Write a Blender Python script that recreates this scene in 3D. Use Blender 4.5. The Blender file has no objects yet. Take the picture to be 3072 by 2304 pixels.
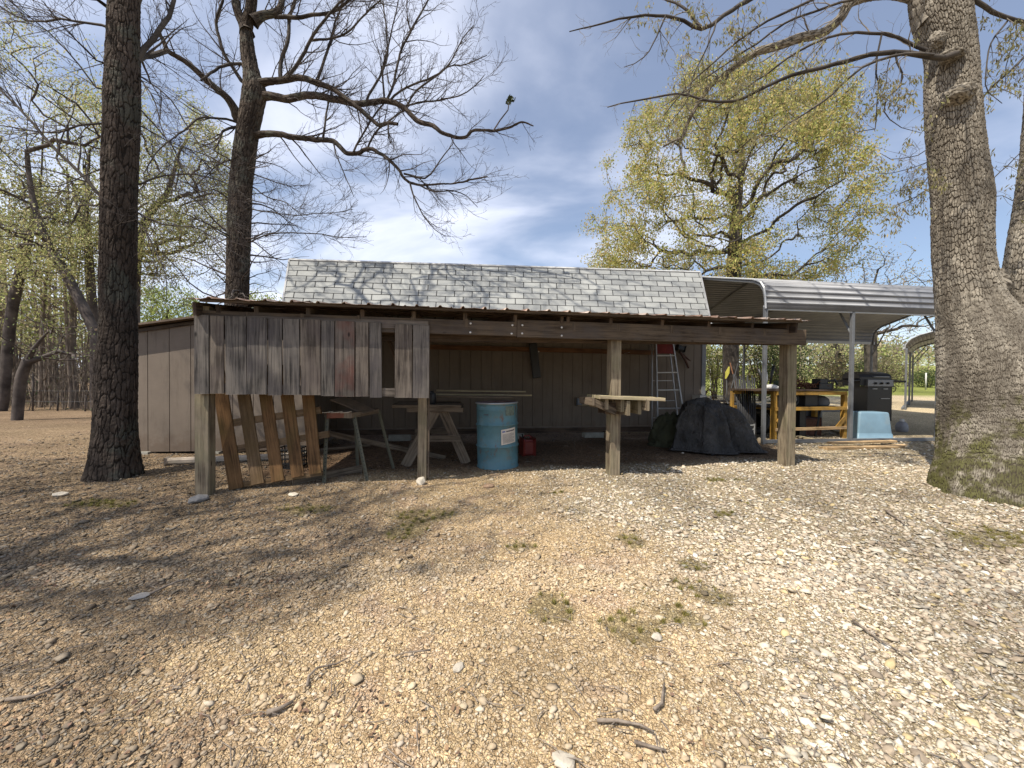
import bpy, math, random
import numpy as np
from mathutils import Vector, Matrix
random.seed(7); RNG=np.random.default_rng(11)
S=bpy.context.scene; COL=S.collection
# ------------------------------------------------------------ camera
F_PX=1154.0; CAM=np.array([0.0,0.0,1.2]); PITCH=math.radians(0.8); ROLL=math.radians(0.5)
_F=np.array([0,math.cos(PITCH),-math.sin(PITCH)]); _U0=np.array([0,math.sin(PITCH),math.cos(PITCH)]); _R0=np.array([1.0,0,0])
_R=math.cos(ROLL)*_R0+math.sin(ROLL)*_U0; _U=-math.sin(ROLL)*_R0+math.cos(ROLL)*_U0
cd=bpy.data.cameras.new('camera'); cam=bpy.data.objects.new('camera',cd); COL.objects.link(cam)
cd.sensor_width=36; cd.sensor_fit='HORIZONTAL'; cd.lens=36*F_PX/3072; cd.clip_start=0.05; cd.clip_end=2000
M=Matrix(((_R[0],_U[0],-_F[0],CAM[0]),(_R[1],_U[1],-_F[1],CAM[1]),(_R[2],_U[2],-_F[2],CAM[2]),(0,0,0,1)))
cam.matrix_world=M; S.camera=cam
# ------------------------------------------------------------ light
SUN=Vector((-0.43,-0.40,1.0)).normalized()        # towards the sun
W=bpy.data.worlds.new('World'); S.world=W; W.use_nodes=True
nt=W.node_tree; N=nt.nodes; L=nt.links; N.clear()
out=N.new('ShaderNodeOutputWorld'); bg=N.new('ShaderNodeBackground'); sky=N.new('ShaderNodeTexSky')
sky.sky_type='NISHITA'; sky.sun_disc=False; sky.sun_elevation=math.asin(SUN.z); sky.sun_rotation=math.atan2(SUN.x,SUN.y)
sky.air_density=1.0; sky.dust_density=0.6; sky.ozone_density=3.0
tc=N.new('ShaderNodeTexCoord'); sep=N.new('ShaderNodeSeparateXYZ'); L.new(tc.outputs['Generated'],sep.inputs[0])
def mth(op,a,b=None,c=None,clamp=False):
    n=N.new('ShaderNodeMath'); n.operation=op; n.use_clamp=clamp
    for i,v in enumerate((a,b,c)):
        if v is None: continue
        if isinstance(v,(int,float)): n.inputs[i].default_value=v
        else: L.new(v,n.inputs[i])
    return n.outputs[0]
zz=mth('ADD',mth('MAXIMUM',sep.outputs[2],0.0),0.22)
cx=mth('DIVIDE',sep.outputs[0],zz); cy=mth('DIVIDE',sep.outputs[1],zz)
cmb=N.new('ShaderNodeCombineXYZ'); L.new(mth('ADD',cx,mth('MULTIPLY',cy,0.35)),cmb.inputs[0]); L.new(mth('MULTIPLY',cy,1.6),cmb.inputs[1])
n1=N.new('ShaderNodeTexNoise'); n1.inputs['Scale'].default_value=1.15; n1.inputs['Detail'].default_value=7; n1.inputs['Roughness'].default_value=0.5; n1.inputs['Distortion'].default_value=0.35
L.new(cmb.outputs[0],n1.inputs['Vector'])
n2=N.new('ShaderNodeTexNoise'); n2.inputs['Scale'].default_value=0.5; n2.inputs['Detail'].default_value=2
L.new(cmb.outputs[0],n2.inputs['Vector'])
dens=mth('ADD',mth('MULTIPLY',n1.outputs[0],0.75),mth('MULTIPLY',n2.outputs[0],0.55))
# thicker veil towards the sun side (left) and near the horizon
dens=mth('ADD',dens,mth('MULTIPLY',sep.outputs[0],-0.10))
dens=mth('ADD',dens,mth('MULTIPLY',mth('SUBTRACT',0.35,sep.outputs[2]),0.03))
rm=N.new('ShaderNodeMapRange'); rm.interpolation_type='SMOOTHSTEP'; rm.inputs[1].default_value=0.555; rm.inputs[2].default_value=0.84; rm.inputs[3].default_value=0.14; rm.inputs[4].default_value=0.92
L.new(dens,rm.inputs[0])
mix=N.new('ShaderNodeMix'); mix.data_type='RGBA'; L.new(rm.outputs[0],mix.inputs[0]); L.new(sky.outputs[0],mix.inputs[6]); mix.inputs[7].default_value=(8.0,8.3,9.5,1)
L.new(mix.outputs[2],bg.inputs[0]); bg.inputs[1].default_value=0.112; L.new(bg.outputs[0],out.inputs[0])
sl=bpy.data.lights.new('sun','SUN'); sl.energy=5.0; sl.angle=math.radians(0.53); sl.color=(1.0,0.93,0.82)
so=bpy.data.objects.new('sun',sl); COL.objects.link(so); so.rotation_euler=SUN.to_track_quat('Z','Y').to_euler()
S.view_settings.view_transform='Standard'; S.view_settings.look='None'; S.view_settings.gamma=1; S.view_settings.exposure=0.40
S.cycles.max_bounces=5; S.cycles.transparent_max_bounces=8; S.cycles.diffuse_bounces=3
S.cycles.use_denoising=True; S.cycles.use_adaptive_sampling=True
# ------------------------------------------------------------ maths
def sstep(a,b,x):
    t=np.clip((np.asarray(x,float)-a)/(b-a),0,1); return t*t*(3-2*t)
def gz(x,y):
    x=np.asarray(x,float); y=np.asarray(y,float)
    z=-0.18*(1-sstep(0,4.2,y))
    z=z+0.030*np.maximum(0,y-9.5)*sstep(1,9,x)
    z=z+0.012*np.sin(x*2.1+y*1.3)*np.sin(y*1.7-x*.6)*sstep(0,2,y)
    d=np.hypot(x,y); z=z+0.012*np.maximum(0,d-90)
    return z
def ray(px,py):
    d=(px-1536)*_R+(1152-py)*_U+F_PX*_F
    return d/d[1]
def P(px,py,y):
    return Vector(CAM+ray(px,py)*y)
def PLN(px,py,c,t):            # vertical plane y=c+t*x
    r=ray(px,py); return Vector(CAM+r*(c/(1-t*r[0])))
def G(px,py):
    r=ray(px,py); y=3.0
    for _ in range(40):
        p=CAM+r*y; e=p[2]-gz(p[0],p[1]); y=max(.5,y-0.8*e/r[2]) if r[2]<-1e-4 else y
    p=CAM+r*y; return Vector((p[0],p[1],float(gz(p[0],p[1]))))
def onG(x,y,dz=0): return Vector((x,y,float(gz(x,y))+dz))
def Rpx(px,hw,y):
    X=(px-1536)/F_PX; return hw*y/(F_PX*math.sqrt(1+X*X))
def _h(i,s=0):
    i=(i.astype(np.int64)*374761393+s*668265263)&0xffffffff; i=((i^(i>>13))*1274126177)&0xffffffff
    return ((i^(i>>16))&0xffffff)/float(0xffffff)
def vnoise(p,seed=0):
    p=np.asarray(p,float); i=np.floor(p).astype(np.int64); f=p-i; f=f*f*(3-2*f); r=0
    for dx in (0,1):
        for dy in (0,1):
            for dz in (0,1):
                h=_h((i[...,0]+dx)*73+(i[...,1]+dy)*9157+(i[...,2]+dz)*523987,seed)
                r=r+h*(f[...,0] if dx else 1-f[...,0])*(f[...,1] if dy else 1-f[...,1])*(f[...,2] if dz else 1-f[...,2])
    return r
def fbm(p,o=4,seed=0):
    p=np.asarray(p,float); a=.5; r=0
    for k in range(o): r=r+a*vnoise(p*2**k,seed+k); a*=.5
    return r
def worley(u,v,per,seed=0):    # F2-F1 on a plane periodic in u
    iu=np.floor(u).astype(np.int64); iv=np.floor(v).astype(np.int64)
    f1=np.full(u.shape,9.0); f2=f1.copy(); cid=np.zeros(u.shape)
    for du in (-1,0,1):
        for dv in (-1,0,1):
            cu=iu+du; cv=iv+dv; w=np.mod(cu,per)
            k=w*7919+cv*104729
            d=np.hypot(cu+.15+.7*_h(k,seed)-u,cv+.15+.7*_h(k,seed+5)-v)
            n=d<f1; f2=np.where(n,f1,np.minimum(f2,d)); cid=np.where(n,_h(k,seed+9),cid); f1=np.where(n,d,f1)
    return f2-f1,cid
# ------------------------------------------------------------ object helpers
def tag(o,label=None,cat=None,group=None,kind=None):
    if label: o['label']=label
    if cat: o['category']=cat
    if group: o['group']=group
    if kind: o['kind']=kind
    return o
def thing(name,label,cat,loc=(0,0,0),group=None):
    o=bpy.data.objects.new(name,None); COL.objects.link(o); o.location=loc; o.empty_display_size=.2
    return tag(o,label,cat,group)
def link(name,me,mat,parent=None,smooth=False):
    o=bpy.data.objects.new(name,me); COL.objects.link(o)
    if mat: me.materials.append(mat)
    if smooth: me.polygons.foreach_set('use_smooth',[True]*len(me.polygons))
    if parent:
        o.parent=parent; p=parent; t=Vector((0,0,0))
        while p: t+=p.location if p.type=='EMPTY' else Vector((0,0,0)); p=p.parent
        o.matrix_parent_inverse=Matrix.Translation(-t) if parent.type=='EMPTY' else Matrix.Identity(4)
    return o
def fastmesh(name,V,Q,uv=None,col=None):
    """V (n,3), Q (m,k) faces; uv (m*k,2) ; col (n,4)"""
    me=bpy.data.meshes.new(name); V=np.asarray(V,np.float32); Q=np.asarray(Q,np.int32); k=Q.shape[1]
    me.vertices.add(len(V)); me.vertices.foreach_set('co',V.ravel())
    me.loops.add(Q.size); me.loops.foreach_set('vertex_index',Q.ravel())
    me.polygons.add(len(Q)); me.polygons.foreach_set('loop_start',np.arange(0,Q.size,k,dtype=np.int32))
    me.polygons.foreach_set('loop_total',np.full(len(Q),k,np.int32))
    if uv is not None:
        l=me.uv_layers.new(name='UVMap'); l.data.foreach_set('uv',np.asarray(uv,np.float32).ravel())
    if col is not None:
        a=me.color_attributes.new('Col','FLOAT_COLOR','POINT'); a.data.foreach_set('color',np.asarray(col,np.float32).ravel())
    me.update(calc_edges=True); return me
class MB:
    def __init__(s): s.v=[]; s.f=[]; s.uv=[]
    def quad(s,a,b,c,d,ul=None,vl=None,off=None):
        n=len(s.v); s.v+= [tuple(a),tuple(b),tuple(c),tuple(d)]; s.f.append((n,n+1,n+2,n+3))
        a,b,c,d=map(Vector,(a,b,c,d)); L1=(b-a).length; L2=(d-a).length
        if off is None: off=(random.random()*9,random.random()*9)
        s.uv+=[(off[0],off[1]),(off[0]+L1,off[1]),(off[0]+L1,off[1]+L2),(off[0],off[1]+L2)]
    def poly(s,pts):
        n=len(s.v); s.v+=[tuple(p) for p in pts]; s.f.append(tuple(range(n,n+len(pts)))); s.uv+=[(p[0],p[2]) for p in pts]
    def hexa(s,p):             # p: 8 points, start ring 0-3, end ring 4-7; length runs 0->4
        o=(random.random()*9,random.random()*9)
        n=len(s.v); s.v+=[tuple(q) for q in p]; p=[Vector(q) for q in p]
        Ln=(p[4]-p[0]).length; w=0
        for i in range(4):
            j=(i+1)%4; wd=(p[j]-p[i]).length
            s.f.append((n+i,n+4+i,n+4+j,n+j)); s.uv+=[(o[0],o[1]+w),(o[0]+Ln,o[1]+w),(o[0]+Ln,o[1]+w+wd),(o[0],o[1]+w+wd)]; w+=wd+.37
        for ring in ((3,2,1,0),(4,5,6,7)):
            s.f.append(tuple(n+i for i in ring)); a=(p[ring[1]]-p[ring[0]]).length; b=(p[ring[2]]-p[ring[1]]).length
            s.uv+=[(o[0],o[1]),(o[0]+a*.2,o[1]),(o[0]+a*.2,o[1]+b),(o[0],o[1]+b)]
    def beam(s,p0,p1,w,h,up=(0,0,1),taper=1.0):   # w across, h along up
        p0=Vector(p0); p1=Vector(p1); d=(p1-p0).normalized(); up=Vector(up); r=d.cross(up)
        if r.length<1e-3: r=d.cross(Vector((0,1,0)))
        r.normalize(); u=r.cross(d).normalized(); ps=[]
        for p,k in ((p0,1),(p1,taper)):
            for a,b in ((-1,-1),(1,-1),(1,1),(-1,1)): ps.append(p+r*(a*w/2*k)+u*(b*h/2*k))
        s.hexa([ps[i] for i in (0,3,2,1,4,7,6,5)])
    def box(s,c,sx,sy,sz,ang=0,base=True):         # c at base centre; rotated about z
        c=Vector(c); ca,sa=math.cos(ang),math.sin(ang); X=Vector((ca,sa,0))
        z0=c+Vector((0,0,sz/2)) if base else c
        s.beam(z0-X*sx/2,z0+X*sx/2,sy,sz)
    def tube(s,pts,r,n=8,caps=True):
        pts=[Vector(p) for p in pts]; rr=r if isinstance(r,(list,tuple)) else [r]*len(pts); k=len(s.v); ln=0
        up=None; lens=[]
        for i,p in enumerate(pts):
            d=(pts[min(i+1,len(pts)-1)]-pts[max(i-1,0)]).normalized()
            if up is None: up=Vector((0,0,1)) if abs(d.z)<.9 else Vector((1,0,0))
            a=d.cross(up).normalized(); b=a.cross(d).normalized(); up=b
            if i: ln+=(p-pts[i-1]).length
            lens.append(ln)
            for j in range(n):
                t=2*math.pi*j/n; s.v.append(tuple(p+a*(math.cos(t)*rr[i])+b*(math.sin(t)*rr[i])))
        for i in range(len(pts)-1):
            for j in range(n):
                j2=(j+1)%n; s.f.append((k+i*n+j,k+i*n+j2,k+(i+1)*n+j2,k+(i+1)*n+j))
                c=2*math.pi*rr[i]/n; s.uv+=[(lens[i],c*j),(lens[i],c*(j+1)),(lens[i+1],c*(j+1)),(lens[i+1],c*j)]
        if caps:
            for ring,rev in ((0,1),(len(pts)-1,0)):
                f=[k+ring*n+j for j in range(n)]; f=f[::-1] if rev else f; s.f.append(tuple(f)); s.uv+=[(0,0)]*n
    def lathe(s,prof,c,n=32,axis=(0,0,1),cap=True):
        c=Vector(c); q=Vector((0,0,1)).rotation_difference(Vector(axis)); k=len(s.v); arc=0; al=[]
        for i,(r,z) in enumerate(prof):
            if i: arc+=math.hypot(r-prof[i-1][0],z-prof[i-1][1])
            al.append(arc)
            for j in range(n):
                t=2*math.pi*j/n; s.v.append(tuple(c+q@Vector((r*math.cos(t),r*math.sin(t),z))))
        R=max(p[0] for p in prof)
        for i in range(len(prof)-1):
            for j in range(n):
                j2=(j+1)%n; s.f.append((k+i*n+j,k+i*n+j2,k+(i+1)*n+j2,k+(i+1)*n+j))
                w=2*math.pi*R/n; s.uv+=[(w*j,al[i]),(w*(j+1),al[i]),(w*(j+1),al[i+1]),(w*j,al[i+1])]
        if cap:
            for i,rev in ((0,1),(len(prof)-1,0)):
                if prof[i][0]>1e-4:
                    f=[k+i*n+j for j in range(n)]; f=f[::-1] if rev else f; s.f.append(tuple(f)); s.uv+=[(0,0)]*n
    def build(s,name,mat,parent=None,smooth=False,bevel=0,auto=False):
        me=bpy.data.meshes.new(name); me.from_pydata(s.v,[],s.f); l=me.uv_layers.new(name='UVMap')
        l.data.foreach_set('uv',[c for q in s.uv for c in q]); me.update()
        o=link(name,me,mat,parent,smooth)
        if bevel:
            m=o.modifiers.new('b','BEVEL'); m.width=bevel; m.segments=2; m.limit_method='ANGLE'
        return o
def polyspline(pts,step):
    """Catmull-Rom through rows of any width; returns resampled rows"""
    p=np.asarray(pts,float)
    if len(p)<3:
        n=max(2,int(np.linalg.norm(p[-1,:3]-p[0,:3])/step)+1); t=np.linspace(0,1,n)[:,None]; return p[0]*(1-t)+p[-1]*t
    q=np.vstack([2*p[0]-p[1],p,2*p[-1]-p[-2]]); o=[]
    for i in range(1,len(q)-2):
        n=max(1,int(np.linalg.norm(q[i+1,:3]-q[i,:3])/step)); t=np.linspace(0,1,n,endpoint=False)[:,None]
        a,b,c,d=q[i-1],q[i],q[i+1],q[i+2]
        o.append(.5*((2*b)+(-a+c)*t+(2*a-5*b+4*c-d)*t**2+(-a+3*b-3*c+d)*t**3))
    o.append(q[-2][None]); return np.vstack(o)
# ------------------------------------------------------------ materials
class NT:
    def __init__(s,name,rough=.8,spec=.3):
        s.m=bpy.data.materials.new(name); s.m.use_nodes=True; s.t=s.m.node_tree; s.N=s.t.nodes; s.L=s.t.links
        s.b=s.N['Principled BSDF']; s.b.inputs['Roughness'].default_value=rough; s.b.inputs['Specular IOR Level'].default_value=spec
        s.o=s.N['Material Output']
    def coord(s,kind='Object',scale=(1,1,1),rnd=False):
        t=s.N.new('ShaderNodeTexCoord'); m=s.N.new('ShaderNodeMapping'); s.L.new(t.outputs[kind],m.inputs[0]); m.inputs['Scale'].default_value=scale
        if rnd:
            oi=s.N.new('ShaderNodeObjectInfo'); k=s.N.new('ShaderNodeVectorMath'); k.operation='SCALE'; k.inputs[0].default_value=(13,7,5); s.L.new(oi.outputs['Random'],k.inputs['Scale']); s.L.new(k.outputs[0],m.inputs['Location'])
        return m.outputs[0]
    def noise(s,v,scale,detail=5,rough=.6,dist=0):
        n=s.N.new('ShaderNodeTexNoise'); n.inputs['Scale'].default_value=scale; n.inputs['Detail'].default_value=detail; n.inputs['Roughness'].default_value=rough; n.inputs['Distortion'].default_value=dist
        if v is not None: s.L.new(v,n.inputs['Vector'])
        return n.outputs[0]
    def vor(s,v,scale,feat='F1',out='Distance'):
        n=s.N.new('ShaderNodeTexVoronoi'); n.feature=feat; n.inputs['Scale'].default_value=scale; s.L.new(v,n.inputs['Vector']); return n.outputs[out]
    def ramp(s,f,stops,interp='LINEAR'):
        n=s.N.new('ShaderNodeValToRGB'); e=n.color_ramp.elements; n.color_ramp.interpolation=interp
        while len(e)<len(stops): e.new(.5)
        for q,(p,c) in zip(e,stops): q.position=p; q.color=(*c,1) if len(c)==3 else c
        s.L.new(f,n.inputs[0]); return n.outputs[0]
    def g(s,f,a,b):            # grey ramp
        n=s.N.new('ShaderNodeMapRange'); n.inputs[1].default_value=a; n.inputs[2].default_value=b; s.L.new(f,n.inputs[0]); return n.outputs[0]
    def mix(s,f,a,b,mode='MIX'):
        n=s.N.new('ShaderNodeMix'); n.data_type='RGBA'; n.blend_type=mode
        for i,v in ((0,f),(6,a),(7,b)):
            if isinstance(v,(int,float)): n.inputs[i].default_value=v
            elif isinstance(v,tuple): n.inputs[i].default_value=(*v,1)
            else: s.L.new(v,n.inputs[i])
        return n.outputs[2]
    def math(s,op,a,b=0.0):
        n=s.N.new('ShaderNodeMath'); n.operation=op
        for i,v in ((0,a),(1,b)):
            if isinstance(v,(int,float)): n.inputs[i].default_value=v
            else: s.L.new(v,n.inputs[i])
        return n.outputs[0]
    def attr(s,name='Col',out='Color'):
        n=s.N.new('ShaderNodeAttribute'); n.attribute_name=name; return n.outputs[out]
    def col(s,c):
        if isinstance(c,tuple): s.b.inputs['Base Color'].default_value=(*c,1)
        else: s.L.new(c,s.b.inputs['Base Color'])
    def bump(s,h,strength=.3,dist=.01):
        n=s.N.new('ShaderNodeBump'); n.inputs['Strength'].default_value=strength; n.inputs['Distance'].default_value=dist; s.L.new(h,n.inputs['Height']); s.L.new(n.outputs[0],s.b.inputs['Normal'])
def wood(name,dark,light,accent=None,rough=.85,sc=1.0,knots=True,contrast=1.0):
    t=NT(name,rough,.2); v=t.coord('UV',(1.2*sc,26*sc,1),True); v2=t.coord('UV',(1.0,1.0,1),True)
    n=t.noise(v,1.6,7,.65,.6); big=t.noise(v2,2.3,4,.6)
    m=t.mix(1.0,t.math('MULTIPLY',n,.75),t.math('MULTIPLY',big,.5),'ADD')
    c=t.ramp(t.g(m,.38,.86),[(0,tuple(x*.45 for x in dark)),(.28,dark),(.62,light),(1,tuple(min(.9,x*1.25) for x in light))])
    vv=t.coord('UV',(.75*sc,42*sc,1),True); cr=t.noise(vv,2.1,3,.5,.3)
    c=t.mix(t.ramp(cr,[(0.30,(1,1,1)),(.38,(0,0,0))]),c,tuple(x*.28 for x in dark))
    if accent is not None: c=t.mix(t.ramp(t.noise(v2,3.1,3),[(.45,(0,0,0)),(.68,(.75,.75,.75))]),c,accent)
    if knots:
        k=t.vor(t.coord('UV',(1.9,4.2,1),True),1.3); c=t.mix(t.ramp(k,[(.035,(.85,.85,.85)),(.085,(0,0,0))]),c,tuple(x*.3 for x in dark))
    t.col(c); t.bump(t.math('ADD',n,t.math('MULTIPLY',cr,.8)),.55,.006); return t.m
def plain(name,c,rough=.6,metal=0,var=.25,scale=6,spec=.4,bump=.1,dirt=None):
    t=NT(name,rough,spec); t.b.inputs['Metallic'].default_value=metal; v=t.coord('Object')
    n=t.noise(v,scale,6,.65); a=tuple(x*(1-var) for x in c); b=tuple(min(1,x*(1+var)) for x in c)
    cc=t.mix(t.g(n,.3,.7),a,b)
    if dirt: cc=t.mix(t.ramp(t.noise(v,scale*.6,8,.7),[(.5,(0,0,0)),(.66,(.8,.8,.8))]),cc,dirt)
    t.col(cc); t.bump(t.noise(v,scale*8,4),bump,.004); return t.m
# ============================================================ GROUND
MOSS=[(1267,1553,.34,.16),(1900,1621,.14,.08),(1669,1815,.16,.1),(1900,1830,.30,.17),(2208,1508,.12,.07),(2184,1542,.16,.08),(2276,1603,.13,.07),(2097,1770,.2,.12),(2024,1838,.2,.11),(3020,1615,.5,.2),(1230,1600,.22,.1),(2095,1700,.14,.06),(1560,1640,.16,.05),(900,1530,.4,.1),(320,1510,.35,.1),(1700,1480,.3,.06),(2150,1440,.35,.07)]
MOSSW=[(G(a,b),c,d) for a,b,c,d in MOSS]
def ground_col(x,y):
    x=np.asarray(x,float); y=np.asarray(y,float)
    p=np.stack([x*.55,y*.55,np.zeros_like(x)],-1); n=fbm(p,5,3); n2=fbm(p*3.1+7,4,21); n3=fbm(p*9+3,3,5)
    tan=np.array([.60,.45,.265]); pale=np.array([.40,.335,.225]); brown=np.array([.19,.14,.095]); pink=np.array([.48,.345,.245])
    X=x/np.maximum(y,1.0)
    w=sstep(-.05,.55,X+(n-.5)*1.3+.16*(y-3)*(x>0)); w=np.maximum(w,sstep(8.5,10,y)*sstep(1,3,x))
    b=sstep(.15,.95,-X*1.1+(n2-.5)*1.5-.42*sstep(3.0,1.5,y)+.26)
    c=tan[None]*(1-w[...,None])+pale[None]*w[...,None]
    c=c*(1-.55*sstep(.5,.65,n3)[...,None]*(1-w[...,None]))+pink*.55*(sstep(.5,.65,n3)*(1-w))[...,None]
    c=c*(1-.75*b[...,None])+brown*.75*b[...,None]  # brown litter; also darkens the left tree shade into the ground colour
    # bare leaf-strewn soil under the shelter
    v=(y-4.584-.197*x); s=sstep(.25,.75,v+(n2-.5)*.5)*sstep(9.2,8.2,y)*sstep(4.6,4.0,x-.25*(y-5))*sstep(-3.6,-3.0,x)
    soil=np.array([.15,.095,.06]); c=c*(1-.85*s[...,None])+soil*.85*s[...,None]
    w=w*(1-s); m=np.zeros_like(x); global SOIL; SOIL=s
    for q,a,e in MOSSW:
        d=((x-q.x)/(a*.8))**2+((y-q.y)/(e*1.2))**2; m=np.maximum(m,sstep(1.0,.0,d+(n2-.5)*3.6+(n3-.5)*5.0)*sstep(2.5,1.0,d))
    c=c*(1-.6*m[...,None])+np.array([.19,.165,.08])*.6*m[...,None]
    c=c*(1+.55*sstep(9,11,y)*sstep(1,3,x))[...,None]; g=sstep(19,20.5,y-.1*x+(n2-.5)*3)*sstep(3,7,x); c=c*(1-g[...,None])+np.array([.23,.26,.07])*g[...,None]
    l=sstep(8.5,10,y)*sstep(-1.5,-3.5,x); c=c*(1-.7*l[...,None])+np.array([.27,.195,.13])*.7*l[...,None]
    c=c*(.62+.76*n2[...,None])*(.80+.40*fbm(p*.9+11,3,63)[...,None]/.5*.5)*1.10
    return c,w,m,g
def coords(a,b,st,lo,hi):
    r=list(np.arange(a,b,st)); s=st; v=r[-1]
    while v<hi: s=min(s*1.12,40); v+=s; r.append(v)
    s=st; v=r[0]
    while v>lo: s=min(s*1.12,40); v-=s; r.insert(0,v)
    return np.array(r)
gx=coords(-5.5,7,.035,-500,500); gy=coords(.9,7.5,.03,-60,700)
XX,YY=np.meshgrid(gx,gy,indexing='xy'); ZZ=gz(XX,YY)
near=sstep(14,8,np.hypot(XX,YY-3))
ZZ=ZZ+near*(.02*(fbm(np.stack([XX*5,YY*5,XX*0],-1),3,8)-.5)+.012*(vnoise(np.stack([XX*28,YY*28,XX*0],-1),4)-.5))
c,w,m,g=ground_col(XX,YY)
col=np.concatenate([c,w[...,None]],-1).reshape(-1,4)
nx,ny=len(gx),len(gy); i,j=np.meshgrid(np.arange(nx-1),np.arange(ny-1)); k=(j*nx+i).ravel()
Q=np.stack([k,k+1,k+1+nx,k+nx],-1)
t=NT('ground_gravel',.95,.1); v=t.coord('Object')
def cells(scale):
    n=t.N.new('ShaderNodeTexVoronoi'); n.inputs['Scale'].default_value=scale; n.inputs['Randomness'].default_value=1; t.L.new(v,n.inputs['Vector']); return n
a=cells(47); b2=cells(98); ed=t.vor(v,47,'DISTANCE_TO_EDGE'); ed2=t.vor(v,98,'DISTANCE_TO_EDGE')
hs=t.N.new('ShaderNodeSeparateColor'); t.L.new(a.outputs['Color'],hs.inputs[0]); hs2=t.N.new('ShaderNodeSeparateColor'); t.L.new(b2.outputs['Color'],hs2.inputs[0])
base=t.attr(); rnd=t.ramp(hs.outputs[0],[(0,(.55,.5,.46)),(.25,(.82,.78,.74)),(.6,(1,1,1)),(.85,(1.25,1.22,1.15)),(1,(1.5,1.5,1.5))])
rnd2=t.ramp(hs2.outputs[1],[(0,(.6,.58,.55)),(.5,(1,1,1)),(1,(1.3,1.3,1.3))])
cc=t.mix(.8,base,rnd,'MULTIPLY'); cc=t.mix(.7,cc,rnd2,'MULTIPLY')
cc=t.mix(t.ramp(ed,[(0.0,(.5,.5,.5)),(.10,(0,0,0))]),cc,t.mix(1.0,base,(.30,.25,.2),'MULTIPLY'))
t.col(cc); hh=t.math('ADD',t.math('MINIMUM',ed,.16),t.math('MULTIPLY',t.math('MINIMUM',ed2,.16),.5)); t.bump(t.math('ADD',hh,t.math('MULTIPLY',t.noise(v,60,4),.12)),.9,.05)
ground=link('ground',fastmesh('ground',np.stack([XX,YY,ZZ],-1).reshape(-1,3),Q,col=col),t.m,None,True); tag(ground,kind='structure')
# ---------------- loose stones
ph=(1+5**.5)/2
ICO=np.array([(-1,ph,0),(1,ph,0),(-1,-ph,0),(1,-ph,0),(0,-1,ph),(0,1,ph),(0,-1,-ph),(0,1,-ph),(ph,0,-1),(ph,0,1),(-ph,0,-1),(-ph,0,1)])/1.9
ICF=np.array([(0,11,5),(0,5,1),(0,1,7),(0,7,10),(0,10,11),(1,5,9),(5,11,4),(11,10,2),(10,7,6),(7,1,8),(3,9,4),(3,4,2),(3,2,6),(3,6,8),(3,8,9),(4,9,5),(2,4,11),(6,2,10),(8,6,7),(9,8,1)])
OCT=np.array([(1,0,0),(0,1,0),(-1,0,0),(0,-1,0),(0,0,1),(0,0,-1)],float); OCF=np.array([(0,1,4),(1,2,4),(2,3,4),(3,0,4),(1,0,5),(2,1,5),(3,2,5),(0,3,5)])
def stones(n,TV,TF,ymin,ymax,k,size,rise=.35):
    u=RNG.random(n); y=ymin*(ymax/ymin)**u if k==2 else np.sqrt(ymin**2+u*(ymax**2-ymin**2))
    x=(RNG.random(n)*2-1)*1.62*y
    keep=(x<8.5)&(x>-9)&~((x<-4.2)&(y>5.5)&(RNG.random(n)<.5)); x=x[keep]; y=y[keep]; n=len(x)
    c,w,m,g=ground_col(x,y); so_=SOIL; keep=(RNG.random(n)>.65*m)&(RNG.random(n)>.8*so_); x=x[keep];y=y[keep];c=c[keep];w=w[keep]; n=len(x)
    s=size*np.exp(RNG.normal(0,.45,n))*(.8+.4*w)*np.clip(y/4.5,1,1.7); s=np.minimum(s,.034)
    V=TV[None]*(1+RNG.normal(0,.27,(n,len(TV),1)))*np.stack([s,s*RNG.uniform(.55,.95,n),s*RNG.uniform(.22,.5,n)],-1)[:,None]
    a=RNG.random(n)*6.283; ca,sa=np.cos(a)[:,None],np.sin(a)[:,None]
    tx=RNG.normal(0,.25,n)[:,None]; V2=np.stack([V[...,0]*ca-V[...,1]*sa,V[...,0]*sa+V[...,1]*ca,V[...,2]+V[...,0]*tx],-1)
    z=gz(x,y)+near_f(x,y)
    V2[...,0]+=x[:,None]; V2[...,1]+=y[:,None]; V2[...,2]+=(z+s*rise*.45)[:,None]
    F=(TF[None]+(np.arange(n)*len(TV))[:,None,None]).reshape(-1,3)
    pal=np.array([(.58,.53,.43),(.52,.43,.33),(.72,.70,.63),(.38,.30,.225),(.50,.39,.20),(.33,.305,.27),(.58,.51,.41),(.22,.17,.135)])
    pw=np.array([.18,.20,.055,.18,.045,.11,.14,.09]); pi=RNG.choice(8,n,p=pw/pw.sum()); cc=pal[pi]
    f=(.42+.35*w)[:,None]; cc=cc*f+c*1.15*(1-f); cc=cc*(1-.45*(1-w)[:,None]*.5)*RNG.uniform(.8,1.15,(n,1))
    # stones lying on the soil beneath the shelter have shade darkened into their colour
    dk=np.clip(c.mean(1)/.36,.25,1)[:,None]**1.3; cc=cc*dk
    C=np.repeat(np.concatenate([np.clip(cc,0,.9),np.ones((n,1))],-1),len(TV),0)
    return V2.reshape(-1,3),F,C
def near_f(x,y):
    return sstep(14,8,np.hypot(x,y-3))*(.02*(fbm(np.stack([x*5,y*5,x*0],-1),3,8)-.5)+.012*(vnoise(np.stack([x*28,y*28,x*0],-1),4)-.5))
A=[stones(22000,ICO,ICF,.9,2.6,1,.0082),stones(34000,ICO,ICF,2.3,6,2,.0105),stones(60000,OCT,OCF,.9,2.6,1,.0056),stones(70000,OCT,OCF,2.3,14,2,.010)]
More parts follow.
